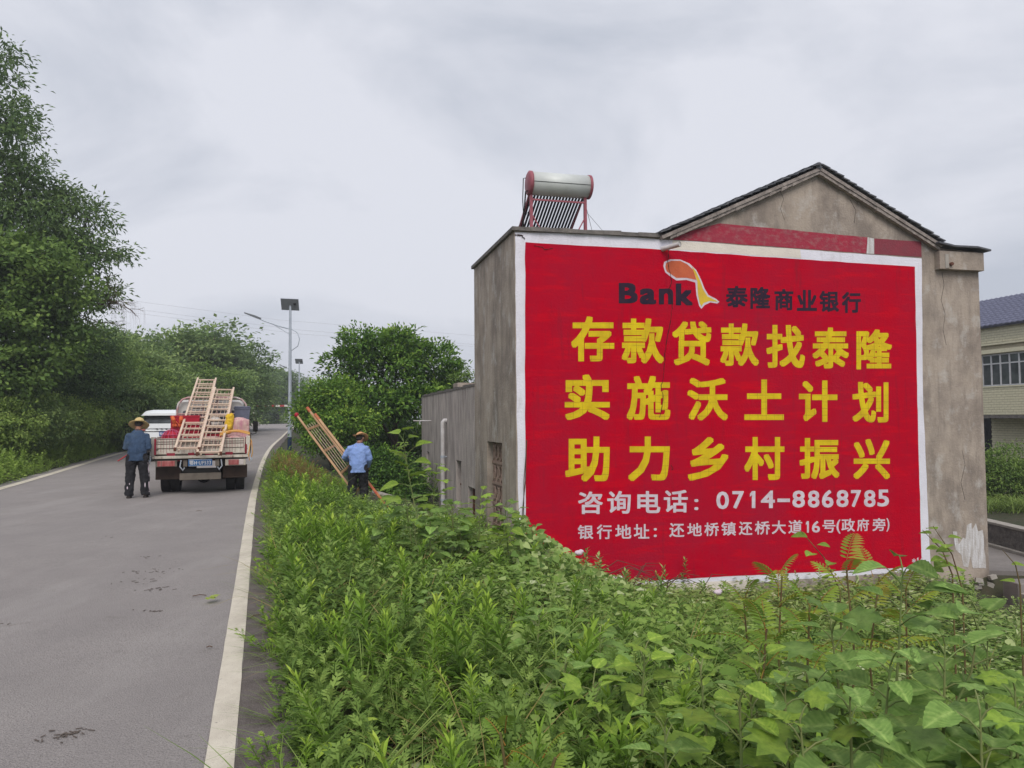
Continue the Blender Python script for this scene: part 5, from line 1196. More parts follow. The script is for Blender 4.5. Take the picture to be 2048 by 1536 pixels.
b = on(-90, 25.5); tree('vine_hung_tree', 'dense tree smothered in round vine leaves at the left edge', 'tree', b,
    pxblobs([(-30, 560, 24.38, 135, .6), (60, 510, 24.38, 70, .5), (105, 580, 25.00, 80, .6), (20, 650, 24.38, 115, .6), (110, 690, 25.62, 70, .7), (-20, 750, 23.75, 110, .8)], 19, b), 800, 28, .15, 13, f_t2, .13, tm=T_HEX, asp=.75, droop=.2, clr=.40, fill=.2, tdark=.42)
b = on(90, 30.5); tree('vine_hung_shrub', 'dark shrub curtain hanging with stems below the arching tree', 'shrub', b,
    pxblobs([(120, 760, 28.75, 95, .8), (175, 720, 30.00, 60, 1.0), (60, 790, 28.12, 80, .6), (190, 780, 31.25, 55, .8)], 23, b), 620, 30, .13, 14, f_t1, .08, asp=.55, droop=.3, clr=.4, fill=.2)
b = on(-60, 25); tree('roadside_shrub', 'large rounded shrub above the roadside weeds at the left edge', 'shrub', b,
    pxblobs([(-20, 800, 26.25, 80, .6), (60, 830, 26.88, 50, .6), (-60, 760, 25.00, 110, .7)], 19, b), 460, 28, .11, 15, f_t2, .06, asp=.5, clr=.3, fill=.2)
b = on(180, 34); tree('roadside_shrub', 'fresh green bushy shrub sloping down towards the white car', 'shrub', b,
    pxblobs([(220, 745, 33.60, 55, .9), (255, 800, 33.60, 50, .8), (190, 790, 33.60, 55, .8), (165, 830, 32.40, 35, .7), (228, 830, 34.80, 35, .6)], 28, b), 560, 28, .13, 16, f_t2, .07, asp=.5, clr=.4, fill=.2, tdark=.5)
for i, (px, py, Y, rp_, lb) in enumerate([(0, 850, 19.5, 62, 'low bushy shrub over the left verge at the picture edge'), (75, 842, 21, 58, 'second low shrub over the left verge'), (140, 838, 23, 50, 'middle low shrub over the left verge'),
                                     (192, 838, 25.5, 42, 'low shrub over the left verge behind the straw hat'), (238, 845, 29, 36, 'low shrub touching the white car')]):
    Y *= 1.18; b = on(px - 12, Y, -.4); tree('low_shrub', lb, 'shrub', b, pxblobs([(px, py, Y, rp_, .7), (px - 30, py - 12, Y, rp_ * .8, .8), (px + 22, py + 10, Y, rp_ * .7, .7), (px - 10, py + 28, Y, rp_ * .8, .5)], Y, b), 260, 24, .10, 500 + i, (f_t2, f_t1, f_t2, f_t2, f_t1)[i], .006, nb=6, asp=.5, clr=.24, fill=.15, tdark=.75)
# bare twigs reaching out over the sky
rt = random.Random(21); mb = MB(); b0 = at(150, 600, 27); tw = thing('bare_branch', 'bare arching twigs with hanging tendrils left of the power lines', 'branch', b0)
def branch(p, d, l, r, dep):
    p2 = p + d * l; m_ = (p + p2) / 2 + Vector((0, 0, .05 * l)); mb.path([p, m_, p2], [r, r * .8, r * .55], 5, False)
    if dep: 
        for k in range(3): branch(p + (p2 - p) * rt.uniform(.35, 1), (d + Vector((rt.uniform(-.3, .5), rt.uniform(-.4, .4), rt.uniform(-.7, .5)))).normalized(), l * rt.uniform(.45, .7), r * .55, dep - 1)
    elif rt.random() < .6: mb.path([p2, p2 + Vector((.02, 0, -rt.uniform(.2, .8)))], [r * .5, r * .3], 4, False)
branch(V3((.3, 0, 0)), V3((1, 0, -.08)).normalized(), 1.25, .028, 4); branch(V3((.2, 0, -.25)), V3((1, .1, .12)).normalized(), 1.1, .024, 4); branch(V3((-.2, 0, -.45)), V3((.9, 0, -.3)).normalized(), 1.1, .024, 4); branch(V3((.2, 0, .5)), V3((.9, 0, .3)).normalized(), .9, .02, 3)
mb.build('twig_spray', m_twig, tw)
rs = np.random.RandomState(5); g = VG(); n = 150; O = np.stack([rs.uniform(.2, 1.7, n), rs.uniform(-.4, .4, n), rs.uniform(-1.2, .6, n)], -1)
g.stamp(T_DIA, O, rs.normal(size=(n, 3)) + [0, 0, -.6], rs.normal(size=(n, 3)) + [0, 0, 1], rs.uniform(.06, .12, n), .045, rs.uniform(.2, .9, n)); g.build('leaves', f_t2, tw)

# --- round camphor tree in the middle
b = (at(800, 838, 29).x, 29.0, gz(at(800, 838, 29).x, 29)); tree('round_tree', 'dense round evergreen tree growing behind the wing of the painted house', 'tree', b,
    pxblobs([(770, 745, 28, 78, .8), (850, 735, 28.5, 62, .8), (700, 735, 27.5, 48, .8), (722, 690, 27.5, 38, .7), (800, 692, 28, 44, .7), (872, 790, 29, 48, .8), (750, 815, 27.0, 70, .45), (830, 805, 27.5, 60, .5), (690, 800, 27.3, 50, .6), (740, 890, 31.5, 80, .8), (840, 900, 32, 80, .8), (895, 752, 30, 26, 1)], 28, b),
    1150, 30, .18, 31, f_camp, .16, asp=.42, clr=.36, droop=.1, fill=.22, tdark=.40)
b = (at(665, 838, 26).x, 26.0, gz(at(665, 838, 26).x, 26)); tree('verge_bush', 'lighter green bush in front of the round tree behind the held ladder', 'shrub', b,
    pxblobs([(660, 800, 26, 50, .7), (620, 830, 26, 34, .8), (690, 850, 25.5, 58, .6), (650, 880, 25.5, 40, .7), (628, 868, 27, 20, .9)], 26, b), 520, 30, .12, 32, f_camp, .05, asp=.5, clr=.3, fill=.15, tdark=.5)
b = (at(740, 838, 21.5).x, 21.5, gz(at(740, 838, 21.5).x, 21.5)); tree('dark_bush', 'dark glossy bush right of the man in the blue shirt', 'shrub', b,
    pxblobs([(780, 960, 21.5, 60, .7), (740, 930, 22, 50, .7), (820, 990, 21, 45, .6)], 21, b), 330, 28, .10, 33, f_camp, .04, asp=.5, clr=.28, fill=.2, tdark=.25)
b = (at(935, 838, 29).x, 29, ZL + HO.z + .1); tree('roof_shrub', 'thin small shrub sprouting above the wing roof beside the tall wall', 'shrub', (at(935, 760, 27).x, 27, at(935, 775, 27).z),
    [(0, 0, .35, .28, .25, .35), (-.35, 0, .2, .22, .2, .25)], 40, 16, .10, 34, f_t2, .02, asp=.4, clr=.2, tdark=.5)

# --- farther trees: a few crowns, copied with their own size, turn and place
protos = []
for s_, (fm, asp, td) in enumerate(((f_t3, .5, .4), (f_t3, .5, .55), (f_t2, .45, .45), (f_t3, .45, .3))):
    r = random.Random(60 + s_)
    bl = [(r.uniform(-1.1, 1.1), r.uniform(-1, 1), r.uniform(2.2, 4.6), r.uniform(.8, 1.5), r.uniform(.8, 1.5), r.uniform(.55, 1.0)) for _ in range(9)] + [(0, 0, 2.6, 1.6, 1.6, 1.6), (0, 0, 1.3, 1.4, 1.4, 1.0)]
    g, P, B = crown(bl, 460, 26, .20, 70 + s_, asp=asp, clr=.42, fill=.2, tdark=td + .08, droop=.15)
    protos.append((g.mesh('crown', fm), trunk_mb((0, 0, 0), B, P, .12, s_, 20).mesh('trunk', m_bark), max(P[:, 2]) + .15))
FAR = [  # px, top py, depth, proto, width factor, label
 (232, 650, 46, 3, 1.0, 'reddish crowned tree on the ridge just right of the twigs'), (268, 668, 42, 1, 1.1, 'light green ridge tree over the white car'),
 (300, 672, 50, 0, 1.2, 'ridge tree left of the feathery skyline tree'), (345, 668, 52, 1, 1.1, 'pale ridge tree above the truck cab, left'),
 (385, 650, 54, 0, 1.3, 'feathery tree on the skyline, highest above the truck'), (425, 662, 56, 3, 1.3, 'broad feathery tree right of the highest one'),
 (465, 690, 58, 0, 1.2, 'right shoulder tree of the hill, falling towards the road'), (488, 722, 62, 0, 1.1, 'lowest tree at the right end of the near hill'),
 (522, 738, 108, 3, 1.2, 'bluish tree left of the nearest lamp pole'), (556, 735, 115, 3, 1.4, 'dark rounded tree directly behind the lamp pole'),
 (590, 758, 135, 0, 1.2, 'distant tree behind the second lamp'), (650, 765, 130, 3, 1.2, 'distant tree left of the round evergreen'),
 (290, 715, 38, 2, 1.2, 'deep green tree below the ridge above the car roof'), (340, 730, 42, 1, 1.2, 'mid slope tree above the ladders, left'),
 (395, 725, 46, 2, 1.3, 'mid slope tree directly above the ladders'), (445, 735, 49, 0, 1.2, 'mid slope tree right of the ladders'),
 (210, 700, 34, 2, 1.1, 'bright shrubby tree beside the vine hung shrubs'), (255, 745, 33, 1, 1.1, 'low spreading tree behind the man in the straw hat'),
 (305, 775, 34, 0, 1.1, 'low tree right behind the white car'), (365, 785, 40, 2, 1.3, 'dark low tree behind the truck cab'), (425, 780, 44, 3, 1.3, 'dark low tree right of the truck cab'),
 (462, 775, 52, 0, 1.0, 'low dark tree left of the height bar'), (490, 775, 104, 2, 1.2, 'low roadside tree behind the striped post'), (548, 806, 118, 1, 1.0, 'pale bush on the bank beyond the bend'),
 (632, 795, 48, 1, .8, 'small bright tree on the verge right of the lamp'), (655, 775, 44, 2, .9, 'verge tree left of the round evergreen'), (604, 815, 60, 1, .6, 'low bush at the verge behind the lamp foot')]
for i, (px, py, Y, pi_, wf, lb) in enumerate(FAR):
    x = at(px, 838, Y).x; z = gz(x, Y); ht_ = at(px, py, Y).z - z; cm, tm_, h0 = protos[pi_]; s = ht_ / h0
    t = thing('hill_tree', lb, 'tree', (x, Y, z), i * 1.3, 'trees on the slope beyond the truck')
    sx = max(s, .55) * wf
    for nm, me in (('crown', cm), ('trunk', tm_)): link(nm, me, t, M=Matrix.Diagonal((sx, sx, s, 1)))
# far dark wood closing the valley and behind the yard
for i, (px, py, Y, pi_, wf) in enumerate([(540, 770, 150, 3, 2.2), (580, 775, 155, 0, 2.2), (620, 772, 160, 3, 2.2), (665, 765, 165, 0, 2.2), (500, 760, 140, 0, 2.0), (440, 740, 120, 3, 2.4)]):
    dl = ['hazy distant tree filling the gap left of the nearest lamp pole', 'hazy distant tree right behind the nearest lamp pole', 'hazy distant tree under the smallest lamp', 'hazy distant tree touching the left side of the round evergreen', 'hazy distant tree above the end of the road on the left', 'farthest tree showing over the low end of the hill'][i]
    x = at(px, 838, Y).x; z = gz(x, Y); cm, tm_, h0 = protos[pi_]; s = (at(px, py, Y).z - z) / h0
    t = thing('distant_tree', dl, 'tree', (x, Y, z), i * 2.1, 'distant trees beyond the bend')
    for nm, me in (('crown', cm), ('trunk', tm_)): link(nm, me, t, M=Matrix.Diagonal((s * wf * .6, s * wf * .6, s, 1)))
# bushes in the planted bed in front of the yellow house
for px, py, Y, w, lb, sd_ in ((1990, 905, 22.5, .9, 'leafy bush in the raised bed next to the corner of the painted house', 41), (2040, 895, 22.5, 1.1, 'leafy bush in the raised bed at the right edge', 42)):
    c = at(px, py, Y); z = -1.03
    tree('garden_bush', lb, 'shrub', (c.x, Y, z), [(0, 0, (c.z - z) * .62, w * .8, .8, (c.z - z) * .40), (.2, -.1, (c.z - z) * .35, w * .9, .8, .6), (-.3, 0, (c.z - z) * .4, w * .7, .7, .6)], 300, 24, .085, sd_, f_t2, .03, asp=.45, clr=.2, fill=.15, tdark=.5)
g = VG(); rs = np.random.RandomState(44); n = 420; c = at(2030, 1000, 21.0)
O = np.stack([c.x + rs.normal(size=n) * .6, c.y + rs.normal(size=n) * .35, np.full(n, -1.05)], -1); a = rs.uniform(0, 6.28, n)
D = np.stack([np.cos(a) * .5, np.sin(a) * .5, np.ones(n)], -1)
g.stamp(T_BLA, O, D, np.stack([-np.cos(a), -np.sin(a), .5 * np.ones(n)], -1), rs.uniform(.5, 1.0, n), .022, rs.uniform(.1, .7, n), .5)
tag(g.build('long_grass', f_grass), 'arching tuft of long grass at the foot of the garden bushes', 'grass', kind='stuff')

# ================================================================== THICKET ON THE LEFT BANK
rs = np.random.RandomState(8)
def inview(x, y, m=140, z=0.0):
    px, py = vproj(np.stack([x, y, np.full_like(x, z) if np.isscalar(z) else z], -1)); return (px > -m) & (px < 2048 + m) & (py < 1536 + m + 260)
n = 8000; y = 13 + (rs.rand(n) ** 1.6) * 120; e = 1.7 + rs.rand(n) ** 1.5 * 16; x = XR(y) - RW - e
ok = inview(x, y, 200); x, y, e = x[ok], y[ok], e[ok]; n = len(x)
lump = 1.5 + .8 * smooth_noise(x, y, .9, 5) + .5 * smooth_noise(x, y, 2.2, 6); hh = np.clip(lump, .3, 3) * np.clip((e - 2.2) * .55, .15, 1.5) * rs.uniform(.5, 1, n)
z = ground(x, y) + hh; per = 16; cid = np.repeat(np.arange(n), per); sc_ = .75 + y[cid] / 50
off = rs.normal(size=(n * per, 3)) * np.array([.28, .28, .2]) * sc_[:, None]
O = np.stack([x, y, z], -1)[cid] + off
D = nrm(off / .3 + rs.normal(size=off.shape) * .6 + [0.2, -.5, -.1]); N = nrm(rs.normal(size=off.shape) * .5 + [.2, -.5, 1.0])
g = VG(); Ls = .11 * sc_ * rs.uniform(.6, 1.3, n * per); ct = rs.uniform(-.2, .2, n)[cid] + .2 * smooth_noise(x, y, .5, 9)[cid]
g.stamp(T_DIA, O, D, N, Ls, Ls * .55, .72 + ct + rs.uniform(-.12, .2, n * per))
tag(g.build('thicket', f_t2), 'tangled undergrowth covering the left bank above the road', 'undergrowth', kind='stuff')

# ================================================================== WEEDS
def plant_A(seed, h=.6, n=42, L_=.12, w=.022, col=.45):
    """upright weed: spiral of lance leaves, bright rosette on top"""
    r = np.random.RandomState(seed); g = VG(); k = np.arange(n); t = k / n
    a = k * 2.4 + r.uniform(-.3, .3, n); z = h * (.12 + .88 * t ** .85); el = .15 + 1.0 * t + r.uniform(-.15, .15, n)
    D = np.stack([np.cos(a) * np.cos(el), np.sin(a) * np.cos(el), np.sin(el)], -1); O = np.stack([np.cos(a) * .006, np.sin(a) * .006, z], -1)
    Ls = L_ * (1.05 - .55 * t) * r.uniform(.8, 1.2, n)
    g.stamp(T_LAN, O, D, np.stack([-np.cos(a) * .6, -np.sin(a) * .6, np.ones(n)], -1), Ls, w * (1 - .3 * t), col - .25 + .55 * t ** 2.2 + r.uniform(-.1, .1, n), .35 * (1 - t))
    g.stamp(T_STM, [[0, 0, 0]], [[0, 0, 1]], [[1, 0, 0]], h, .009, .35); return g.arrays()
def plant_B(seed, h=.4, n=12, col=.45):
    """mugwort: cut leaves made of narrow lobes"""
    r = np.random.RandomState(seed); g = VG(); k = np.arange(n); t = k / n
    for i in range(n):
        a = i * 2.4 + r.uniform(-.4, .4); el = .25 + .8 * t[i]; z = h * (.15 + .85 * t[i]); l = .13 * (1.1 - .5 * t[i]) * r.uniform(.8, 1.2)
        d = np.array([math.cos(a) * math.cos(el), math.sin(a) * math.cos(el), math.sin(el)]); s = np.array([-math.sin(a), math.cos(a), 0]); nn = np.cross(d, s) * -1
        if nn[2] < 0: nn = -nn
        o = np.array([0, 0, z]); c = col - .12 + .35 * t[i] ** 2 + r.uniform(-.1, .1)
        O = [o] + [o + d * l * f for f in (.3, .3, .55, .55, .78, .78)]
        DD = [d] + [d * .7 + s * q for q in (.75, -.75, .7, -.7, .6, -.6)]
        LL = [l] + [l * q for q in (.42, .42, .42, .42, .3, .3)]
        g.stamp(T_DIA, np.array(O), np.array(DD), nn[None], LL, [l * .16] * 7, c)
    g.stamp(T_STM, [[0, 0, 0]], [[0, 0, 1]], [[1, 0, 0]], h, .008, .3); return g.arrays()
def plant_C(seed, h=.45, n=18, w=.008, lean=.5, col=.45):
    r = np.random.RandomState(seed); g = VG(); a = r.uniform(0, 6.28, n); q = r.uniform(.1, lean, n)
    D = np.stack([np.cos(a) * q, np.sin(a) * q, np.ones(n)], -1); O = np.stack([np.cos(a), np.sin(a), np.zeros(n)], -1) * .02
    g.stamp(T_BLA, O, D, np.stack([-np.cos(a), -np.sin(a), q], -1), h * r.uniform(.5, 1.1, n), w, col + r.uniform(-.2, .2, n), r.uniform(.1, .7, n)); return g.arrays()
def plant_D(seed, h=.3, n=16, L_=.075, tm=T_HEA, col=.52, spread=.16, asp=.85):
    """loose climber: heart leaves on petioles facing up and out"""
    r = np.random.RandomState(seed); g = VG(); a = r.uniform(0, 6.28, n); rr = spread * np.sqrt(r.rand(n)) * 1.3; z = h * r.uniform(.25, 1, n)
    O = np.stack([np.cos(a) * rr, np.sin(a) * rr, z], -1); b2 = a + r.uniform(-1, 1, n)
    D = np.stack([np.cos(b2), np.sin(b2), r.uniform(-.7, .3, n)], -1); N = np.stack([np.cos(b2) * .35, np.sin(b2) * .35, np.ones(n)], -1) + r.normal(size=(n, 3)) * .25
    Ls = L_ * r.uniform(.6, 1.3, n); g.stamp(tm, O, D, N, Ls, Ls * asp, col + r.uniform(-.2, .25, n))
    b0 = np.stack([np.cos(a) * rr * .3, np.sin(a) * rr * .3, z * 0], -1); v = O - b0
    g.stamp(T_STM, b0, v, np.tile([1., .1, 0], (n, 1)), np.linalg.norm(v, axis=1), .004, .25); return g.arrays()
def plant_G(seed, h=.8, n=12):
    r = np.random.RandomState(seed); g = VG(); a = r.uniform(0, 6.28, n); q = r.uniform(.05, .3, n)
    D = nrm(np.stack([np.cos(a) * q, np.sin(a) * q, np.ones(n)], -1)); hh = h * r.uniform(.6, 1.1, n)
    g.stamp(T_STM, np.zeros((n, 3)), D, np.tile([1., 0, 0], (n, 1)), hh, .006, .2)
    for i in range(n):
        m = 9; t = r.uniform(.55, 1.0, m); O = D[i] * (hh[i] * t)[:, None]; dd = r.normal(size=(m, 3)) + D[i]
        g.stamp(T_DIA, O, dd, r.normal(size=(m, 3)), .035, .022, r.uniform(.3, 1, m))
    return g.arrays()
def reddish(a): return a
def plant_lo(seed, h=.6, n=20, L_=.12, w=.035, col=.45, spread=0, up=1.0):
    """cheap far version: single quad leaves"""
    r = np.random.RandomState(seed); g = VG(); k = np.arange(n); t = k / n; a = k * 2.4 + r.uniform(-.4, .4, n); rr = spread * np.sqrt(r.rand(n)); z = h * (.15 + .85 * (t ** .8 if not spread else r.rand(n)))
    el = up * t + r.uniform(-.3, .2, n); D = np.stack([np.cos(a) * np.cos(el), np.sin(a) * np.cos(el), np.sin(el)], -1); O = np.stack([np.cos(a) * rr, np.sin(a) * rr, z], -1)
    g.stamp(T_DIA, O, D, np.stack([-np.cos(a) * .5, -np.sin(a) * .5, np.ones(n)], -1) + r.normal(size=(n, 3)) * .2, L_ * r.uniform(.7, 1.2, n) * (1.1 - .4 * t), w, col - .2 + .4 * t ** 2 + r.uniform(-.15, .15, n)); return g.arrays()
def variants(f, seeds, **k): return [f(s, **k) for s in seeds]
VA = variants(plant_A, range(1, 6)); VA2 = variants(plant_A, range(11, 15), h=.5, n=30, L_=.15, w=.038, col=.4)
VB = variants(plant_B, range(1, 6)); VC = variants(plant_C, range(1, 5)); VC2 = variants(plant_C, range(6, 9), h=.75, n=14, w=.012, lean=.9)
VD = variants(plant_D, range(1, 6)); VD2 = variants(plant_D, range(6, 10), h=.35, n=11, L_=.12, tm=T_LOB, asp=.95, spread=.22); VD3 = variants(plant_D, range(12, 16), h=.25, n=26, L_=.045, tm=T_OVA, asp=.55, spread=.15)
VG_ = variants(plant_G, range(1, 5)); VE = variants(plant_D, range(20, 24), h=.4, n=12, L_=.12, tm=T_OVA, asp=.6, spread=.2, col=.45)
LA = variants(plant_lo, range(1, 5), n=22, L_=.12, w=.034); LB = variants(plant_lo, range(5, 9), h=.4, n=20, L_=.09, w=.035, up=.8)
LD = variants(plant_lo, range(9, 13), h=.3, n=16, L_=.085, w=.07, spread=.2, up=.2, col=.6); LD3 = variants(plant_lo, range(13, 17), h=.25, n=20, L_=.05, w=.03, spread=.18, up=.2, col=.5)
lim_px = [0, 250, 520, 545, 580, 640, 700, 790, 830, 1000, 1060, 1110, 1160, 1240, 1330, 1500, 1700, 1850, 1930, 1975, 2048, 2200]
lim_py = [0, 0, 890, 895, 900, 945, 985, 1012, 1020, 1030, 1055, 1092, 1135, 1165, 1178, 1176, 1160, 1140, 1155, 1215, 1228, 1240]
def scatter(name, vs, fm, pts, smin, smax, label, cat, seed, hvar=.35, dtv=.12, H0=.5, leanv=.25, respect=True, patch=None, lo=None, ylod=7.5, loose=0):
    r = np.random.RandomState(seed); x, y = pts; z = ground(x, y); n = len(x)
    s = r.uniform(smin, smax, n)
    if patch is not None: s = s * (1 + .25 * smooth_noise(x, y, 1.3, patch))
    if respect:
        px, _ = vproj(np.stack([x, y, z], -1)); lp = np.interp(px, lim_px, lim_py)
        lp = lp + np.where(px > 640, 26, 8) * (smooth_noise(px / 28, px * 0, 1.0, 3) + .6 * smooth_noise(px / 11, px * 0, 1.0, 5)) - loose * r.rand(n) ** 2; top = 1.6 - (lp - 838) / 1540 * y - .01 * (px - 1024) / 1540 * y; mx_ = (top - z) / H0
        s = np.where(lp > 100, np.minimum(s, mx_ * r.uniform(.8, 1.02, n)), s)
        k = s > smin * .35; x, y, z, s = x[k], y[k], z[k], s[k]; n = len(x)
    nv = len(vs); vi = r.randint(0, nv, n)
    if lo is not None: vs = list(vs) + list(lo); vi = np.where(y > ylod, nv + r.randint(0, len(lo), n), vi)
    g = VG(); pt = .12 * smooth_noise(x, y, 1.1, seed)
    for i, v in enumerate(vs):
        m = vi == i
        if m.any():
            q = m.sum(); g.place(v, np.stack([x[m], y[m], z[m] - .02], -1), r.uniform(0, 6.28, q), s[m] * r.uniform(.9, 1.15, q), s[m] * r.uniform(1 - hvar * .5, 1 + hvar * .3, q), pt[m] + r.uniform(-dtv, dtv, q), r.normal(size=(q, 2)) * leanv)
    return tag(g.build(name, fm), label, cat, kind='stuff')
HMI = np.array(HI)
def outside(x, y):
    """not inside the houses, nor on the yard"""
    lx_ = HMI[0, 0] * x + HMI[0, 1] * y + HMI[0, 3]; ly_ = HMI[1, 0] * x + HMI[1, 1] * y + HMI[1, 3]
    return ~((lx_ > -.12) & (ly_ > -.06)) & ~((x > 9.2) & (y > 13.6))
def field(dens, y0, y1, d0, d1, seed, fn=None):
    r = np.random.RandomState(seed); A = (y1 - y0) * (d1 - d0); n = int(A * dens); y = r.uniform(y0, y1, n); d = r.uniform(d0, d1, n); x = XR(y) + d / .95
    ok = inview(x, y, 130, ground(x, y) + .4) & outside(x, y)
    if fn is not None: ok &= r.rand(n) < fn(x, y, d)
    return x[ok], y[ok]
def cat2(*p): return np.concatenate([a[0] for a in p]), np.concatenate([a[1] for a in p])
edge = lambda x, y, d: np.clip(1.35 - d / 3.6, 0, 1)
inner = lambda x, y, d: np.clip((d - 1.0) / 1.6, .04, 1)
sn = smooth_noise
mk = lambda sd_, th, f=edge: (lambda x, y, d: f(x, y, d) * (.12 + .88 * (sn(x, y, 1.5, sd_) > th)))
pA = cat2(field(19, 1.9, 9, .42, 4.2, 1, mk(31, .06)), field(16, 9, 18, .42, 4, 2, mk(31, .03)), field(12, 18, 34, .42, 5, 3, edge))
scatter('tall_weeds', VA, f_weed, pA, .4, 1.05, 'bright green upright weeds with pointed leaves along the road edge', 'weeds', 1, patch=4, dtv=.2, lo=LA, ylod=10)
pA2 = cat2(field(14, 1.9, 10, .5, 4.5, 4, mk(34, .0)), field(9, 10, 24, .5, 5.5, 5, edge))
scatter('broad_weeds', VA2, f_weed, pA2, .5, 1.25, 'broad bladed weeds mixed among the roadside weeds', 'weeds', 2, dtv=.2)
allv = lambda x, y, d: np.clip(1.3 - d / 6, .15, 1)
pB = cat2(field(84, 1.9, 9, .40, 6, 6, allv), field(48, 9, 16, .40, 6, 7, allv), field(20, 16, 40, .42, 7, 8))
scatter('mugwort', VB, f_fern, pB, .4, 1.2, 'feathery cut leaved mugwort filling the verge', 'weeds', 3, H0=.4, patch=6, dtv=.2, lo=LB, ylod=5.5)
pC = cat2(field(30, 1.9, 10, .40, 6, 9, lambda x, y, d: .25 + .75 * (sn(x, y, 1.4, 12) > .03)), field(26, 10, 26, .4, 5, 10))
scatter('grass_tufts', VC, f_grass, pC, .5, 1.15, 'fine grass tufts scattered through the verge weeds', 'grass', 4, H0=.45, dtv=.2)
scatter('long_grass', VC2, f_grass, field(7, 2.2, 12, .6, 8, 11), .5, 1.0, 'long arching grass blades rising among the weeds', 'grass', 5, H0=.75)
scatter('dry_stalks', VC2, f_seed, cat2(field(5, 1.9, 12, .45, 8, 51), field(4, 12, 20, .45, 5, 52)), .35, .85, 'scattered dry brown stalks and blades among the green weeds', 'weeds', 51, H0=.75, leanv=.5)
scatter('low_heart_weeds', VD, f_vine, cat2(field(22, 1.9, 10, .5, 3.5, 53, mk(55, .04))), .5, 1.0, 'heart leaved weeds creeping between the upright ones', 'weeds', 53, H0=.3, dtv=.2)
scatter('oval_patch', VE, f_weed, cat2(field(16, 1.9, 10, .45, 4, 21, mk(37, .08)), field(10, 10, 26, .5, 4, 22)), .4, .9, 'patches of oval leaved weeds in the verge', 'weeds', 21, H0=.4, dtv=.2)
# low runners spilling onto the asphalt edge
r_ = np.random.RandomState(77); ye = r_.uniform(2.0, 26, 520); xe_ = XR(ye) + (.33 + r_.rand(520) ** 2 * .2 + .09 * smooth_noise(ye * 0, ye, 4, 2))
scatter('edge_weeds', VB + VC, f_weed, (xe_, ye), .25, .6, 'low weeds spilling over the asphalt edge', 'weeds', 6, H0=.4, leanv=.6)
pD = cat2(field(40, 4.5, 14.9, 1.8, 15, 12, inner), field(22, 14, 30, 2.2, 8, 13, inner))
scatter('vine_cover', VD, f_vine, pD, .6, 1.35, 'pale green heart leaved vines sprawling below the painted wall', 'vines', 7, H0=.3, patch=7, lo=LD, ylod=7, dtv=.2, loose=25)
pD3 = cat2(field(20, 2.2, 12, 1.4, 11, 14, inner)); scatter('small_leaf_cover', VD3, f_fern, pD3, .6, 1.4, 'small leaved ground cover under the vines', 'weeds', 8, H0=.25, lo=LD3, ylod=6, dtv=.2)
pE = cat2(field(15, 2.4, 11, 2.0, 12, 15, inner)); scatter('oval_leaf_weeds', VE, f_broad, pE, .6, 1.2, 'oval leaved weeds among the vines', 'weeds', 9, H0=.4, lo=LD, ylod=9, loose=95, dtv=.2)
pL = cat2(field(8, 2.6, 10, 2.2, 11, 16, inner)); scatter('lobed_seedlings', VD2, f_broad, pL, .6, 1.25, 'lobed leaved seedlings among the vines', 'weeds', 10, H0=.35, loose=60, dtv=.2)
pG = field(18, 17, 31, .9, 4.2, 17); pG = cat2(pG, field(20, 18, 27, .6, 3.6, 19)); scatter('seed_heads', VG_, f_seed, pG, .5, 1.15, 'brown seeding stalks on the bank below the lamp post', 'weeds', 11, H0=.8)
scatter('bank_grass', VC2 + VC, f_grass, field(36, 15, 40, .6, 8, 18), .4, .95, 'rough pale grass on the bank around the lamp post', 'grass', 12, H0=.65)
# left verge
r_ = np.random.RandomState(88); n = 7800; yl = 11 + r_.rand(n) ** 1.3 * 60; el_ = .42 + r_.rand(n) * 4.0; xl = XR(yl) - RW - .1 - el_; ok = inview(xl, yl, 160)
xl, yl, el_ = xl[ok], yl[ok], el_[ok]; h = len(xl) // 2
scatter('left_verge_weeds', LB + LA, f_verge, (xl[:h], yl[:h]), .5, 1.25, 'knee high green weeds along the left edge of the road', 'weeds', 13, respect=False, dtv=.1)
scatter('left_verge_grass', LB + LD + VC, f_verge, (xl[h:], yl[h:]), .6, 1.4, 'mixed grass and leafy weeds behind the left edge line', 'weeds', 14, respect=False)

scatter('wall_foot_weeds', VA2 + VE + VD, f_vine, field(9, 8, 14.3, 4.2, 14, 61), .5, 1.3, 'uneven taller weeds standing up along the foot of the painted wall', 'weeds', 61, H0=.45, loose=75, dtv=.2, lo=LA + LD, ylod=10.5)
# ---- large plants, leaf by leaf
def big_leaf(seed, kind='ovate'):
    """finely cut blade with midrib and side veins, unit length along +Y"""
    r = random.Random(seed); NU, NV = 8, 16; V = []; tint = []
    for j in range(NV + 1):
        v = j / NV
        w = (math.sin(math.pi * min(1, v ** .72)) ** .8) * (1 - .15 * v) * .36 if kind == 'ovate' else (math.sin(math.pi * v ** .62) ** .7) * .40
        w *= 1 + .05 * math.sin(j * 2.7 + seed); w = max(w, .002)
        for i in range(NU + 1):
            u = i / NU * 2 - 1; au = abs(u)
            vein = math.cos((v * 9 - au * 2.2) * 2 * math.pi)
            z = -.22 * v * v + .05 * v + .10 * au ** 1.3 * w / .36 + .018 * vein * au * (1 - au) * 4 * .8 + .015 * math.sin(v * 9 + u * 3 + seed)
            V.append((u * w, v, z)); tint.append(.36 + .34 * (i == NU // 2) + .13 * vein * (au > .1) + r.uniform(-.03, .03))
    F = [(j*(NU+1) + i, j*(NU+1) + i + 1, (j+1)*(NU+1) + i + 1, (j+1)*(NU+1) + i) for j in range(NV) for i in range(NU)]
    me = bpy.data.meshes.new('leaf'); me.from_pydata(V, [], F); a = me.attributes.new('tint', 'FLOAT', 'POINT'); a.data.foreach_set('value', tint)
    me.polygons.foreach_set('use_smooth', [True] * len(F)); return me
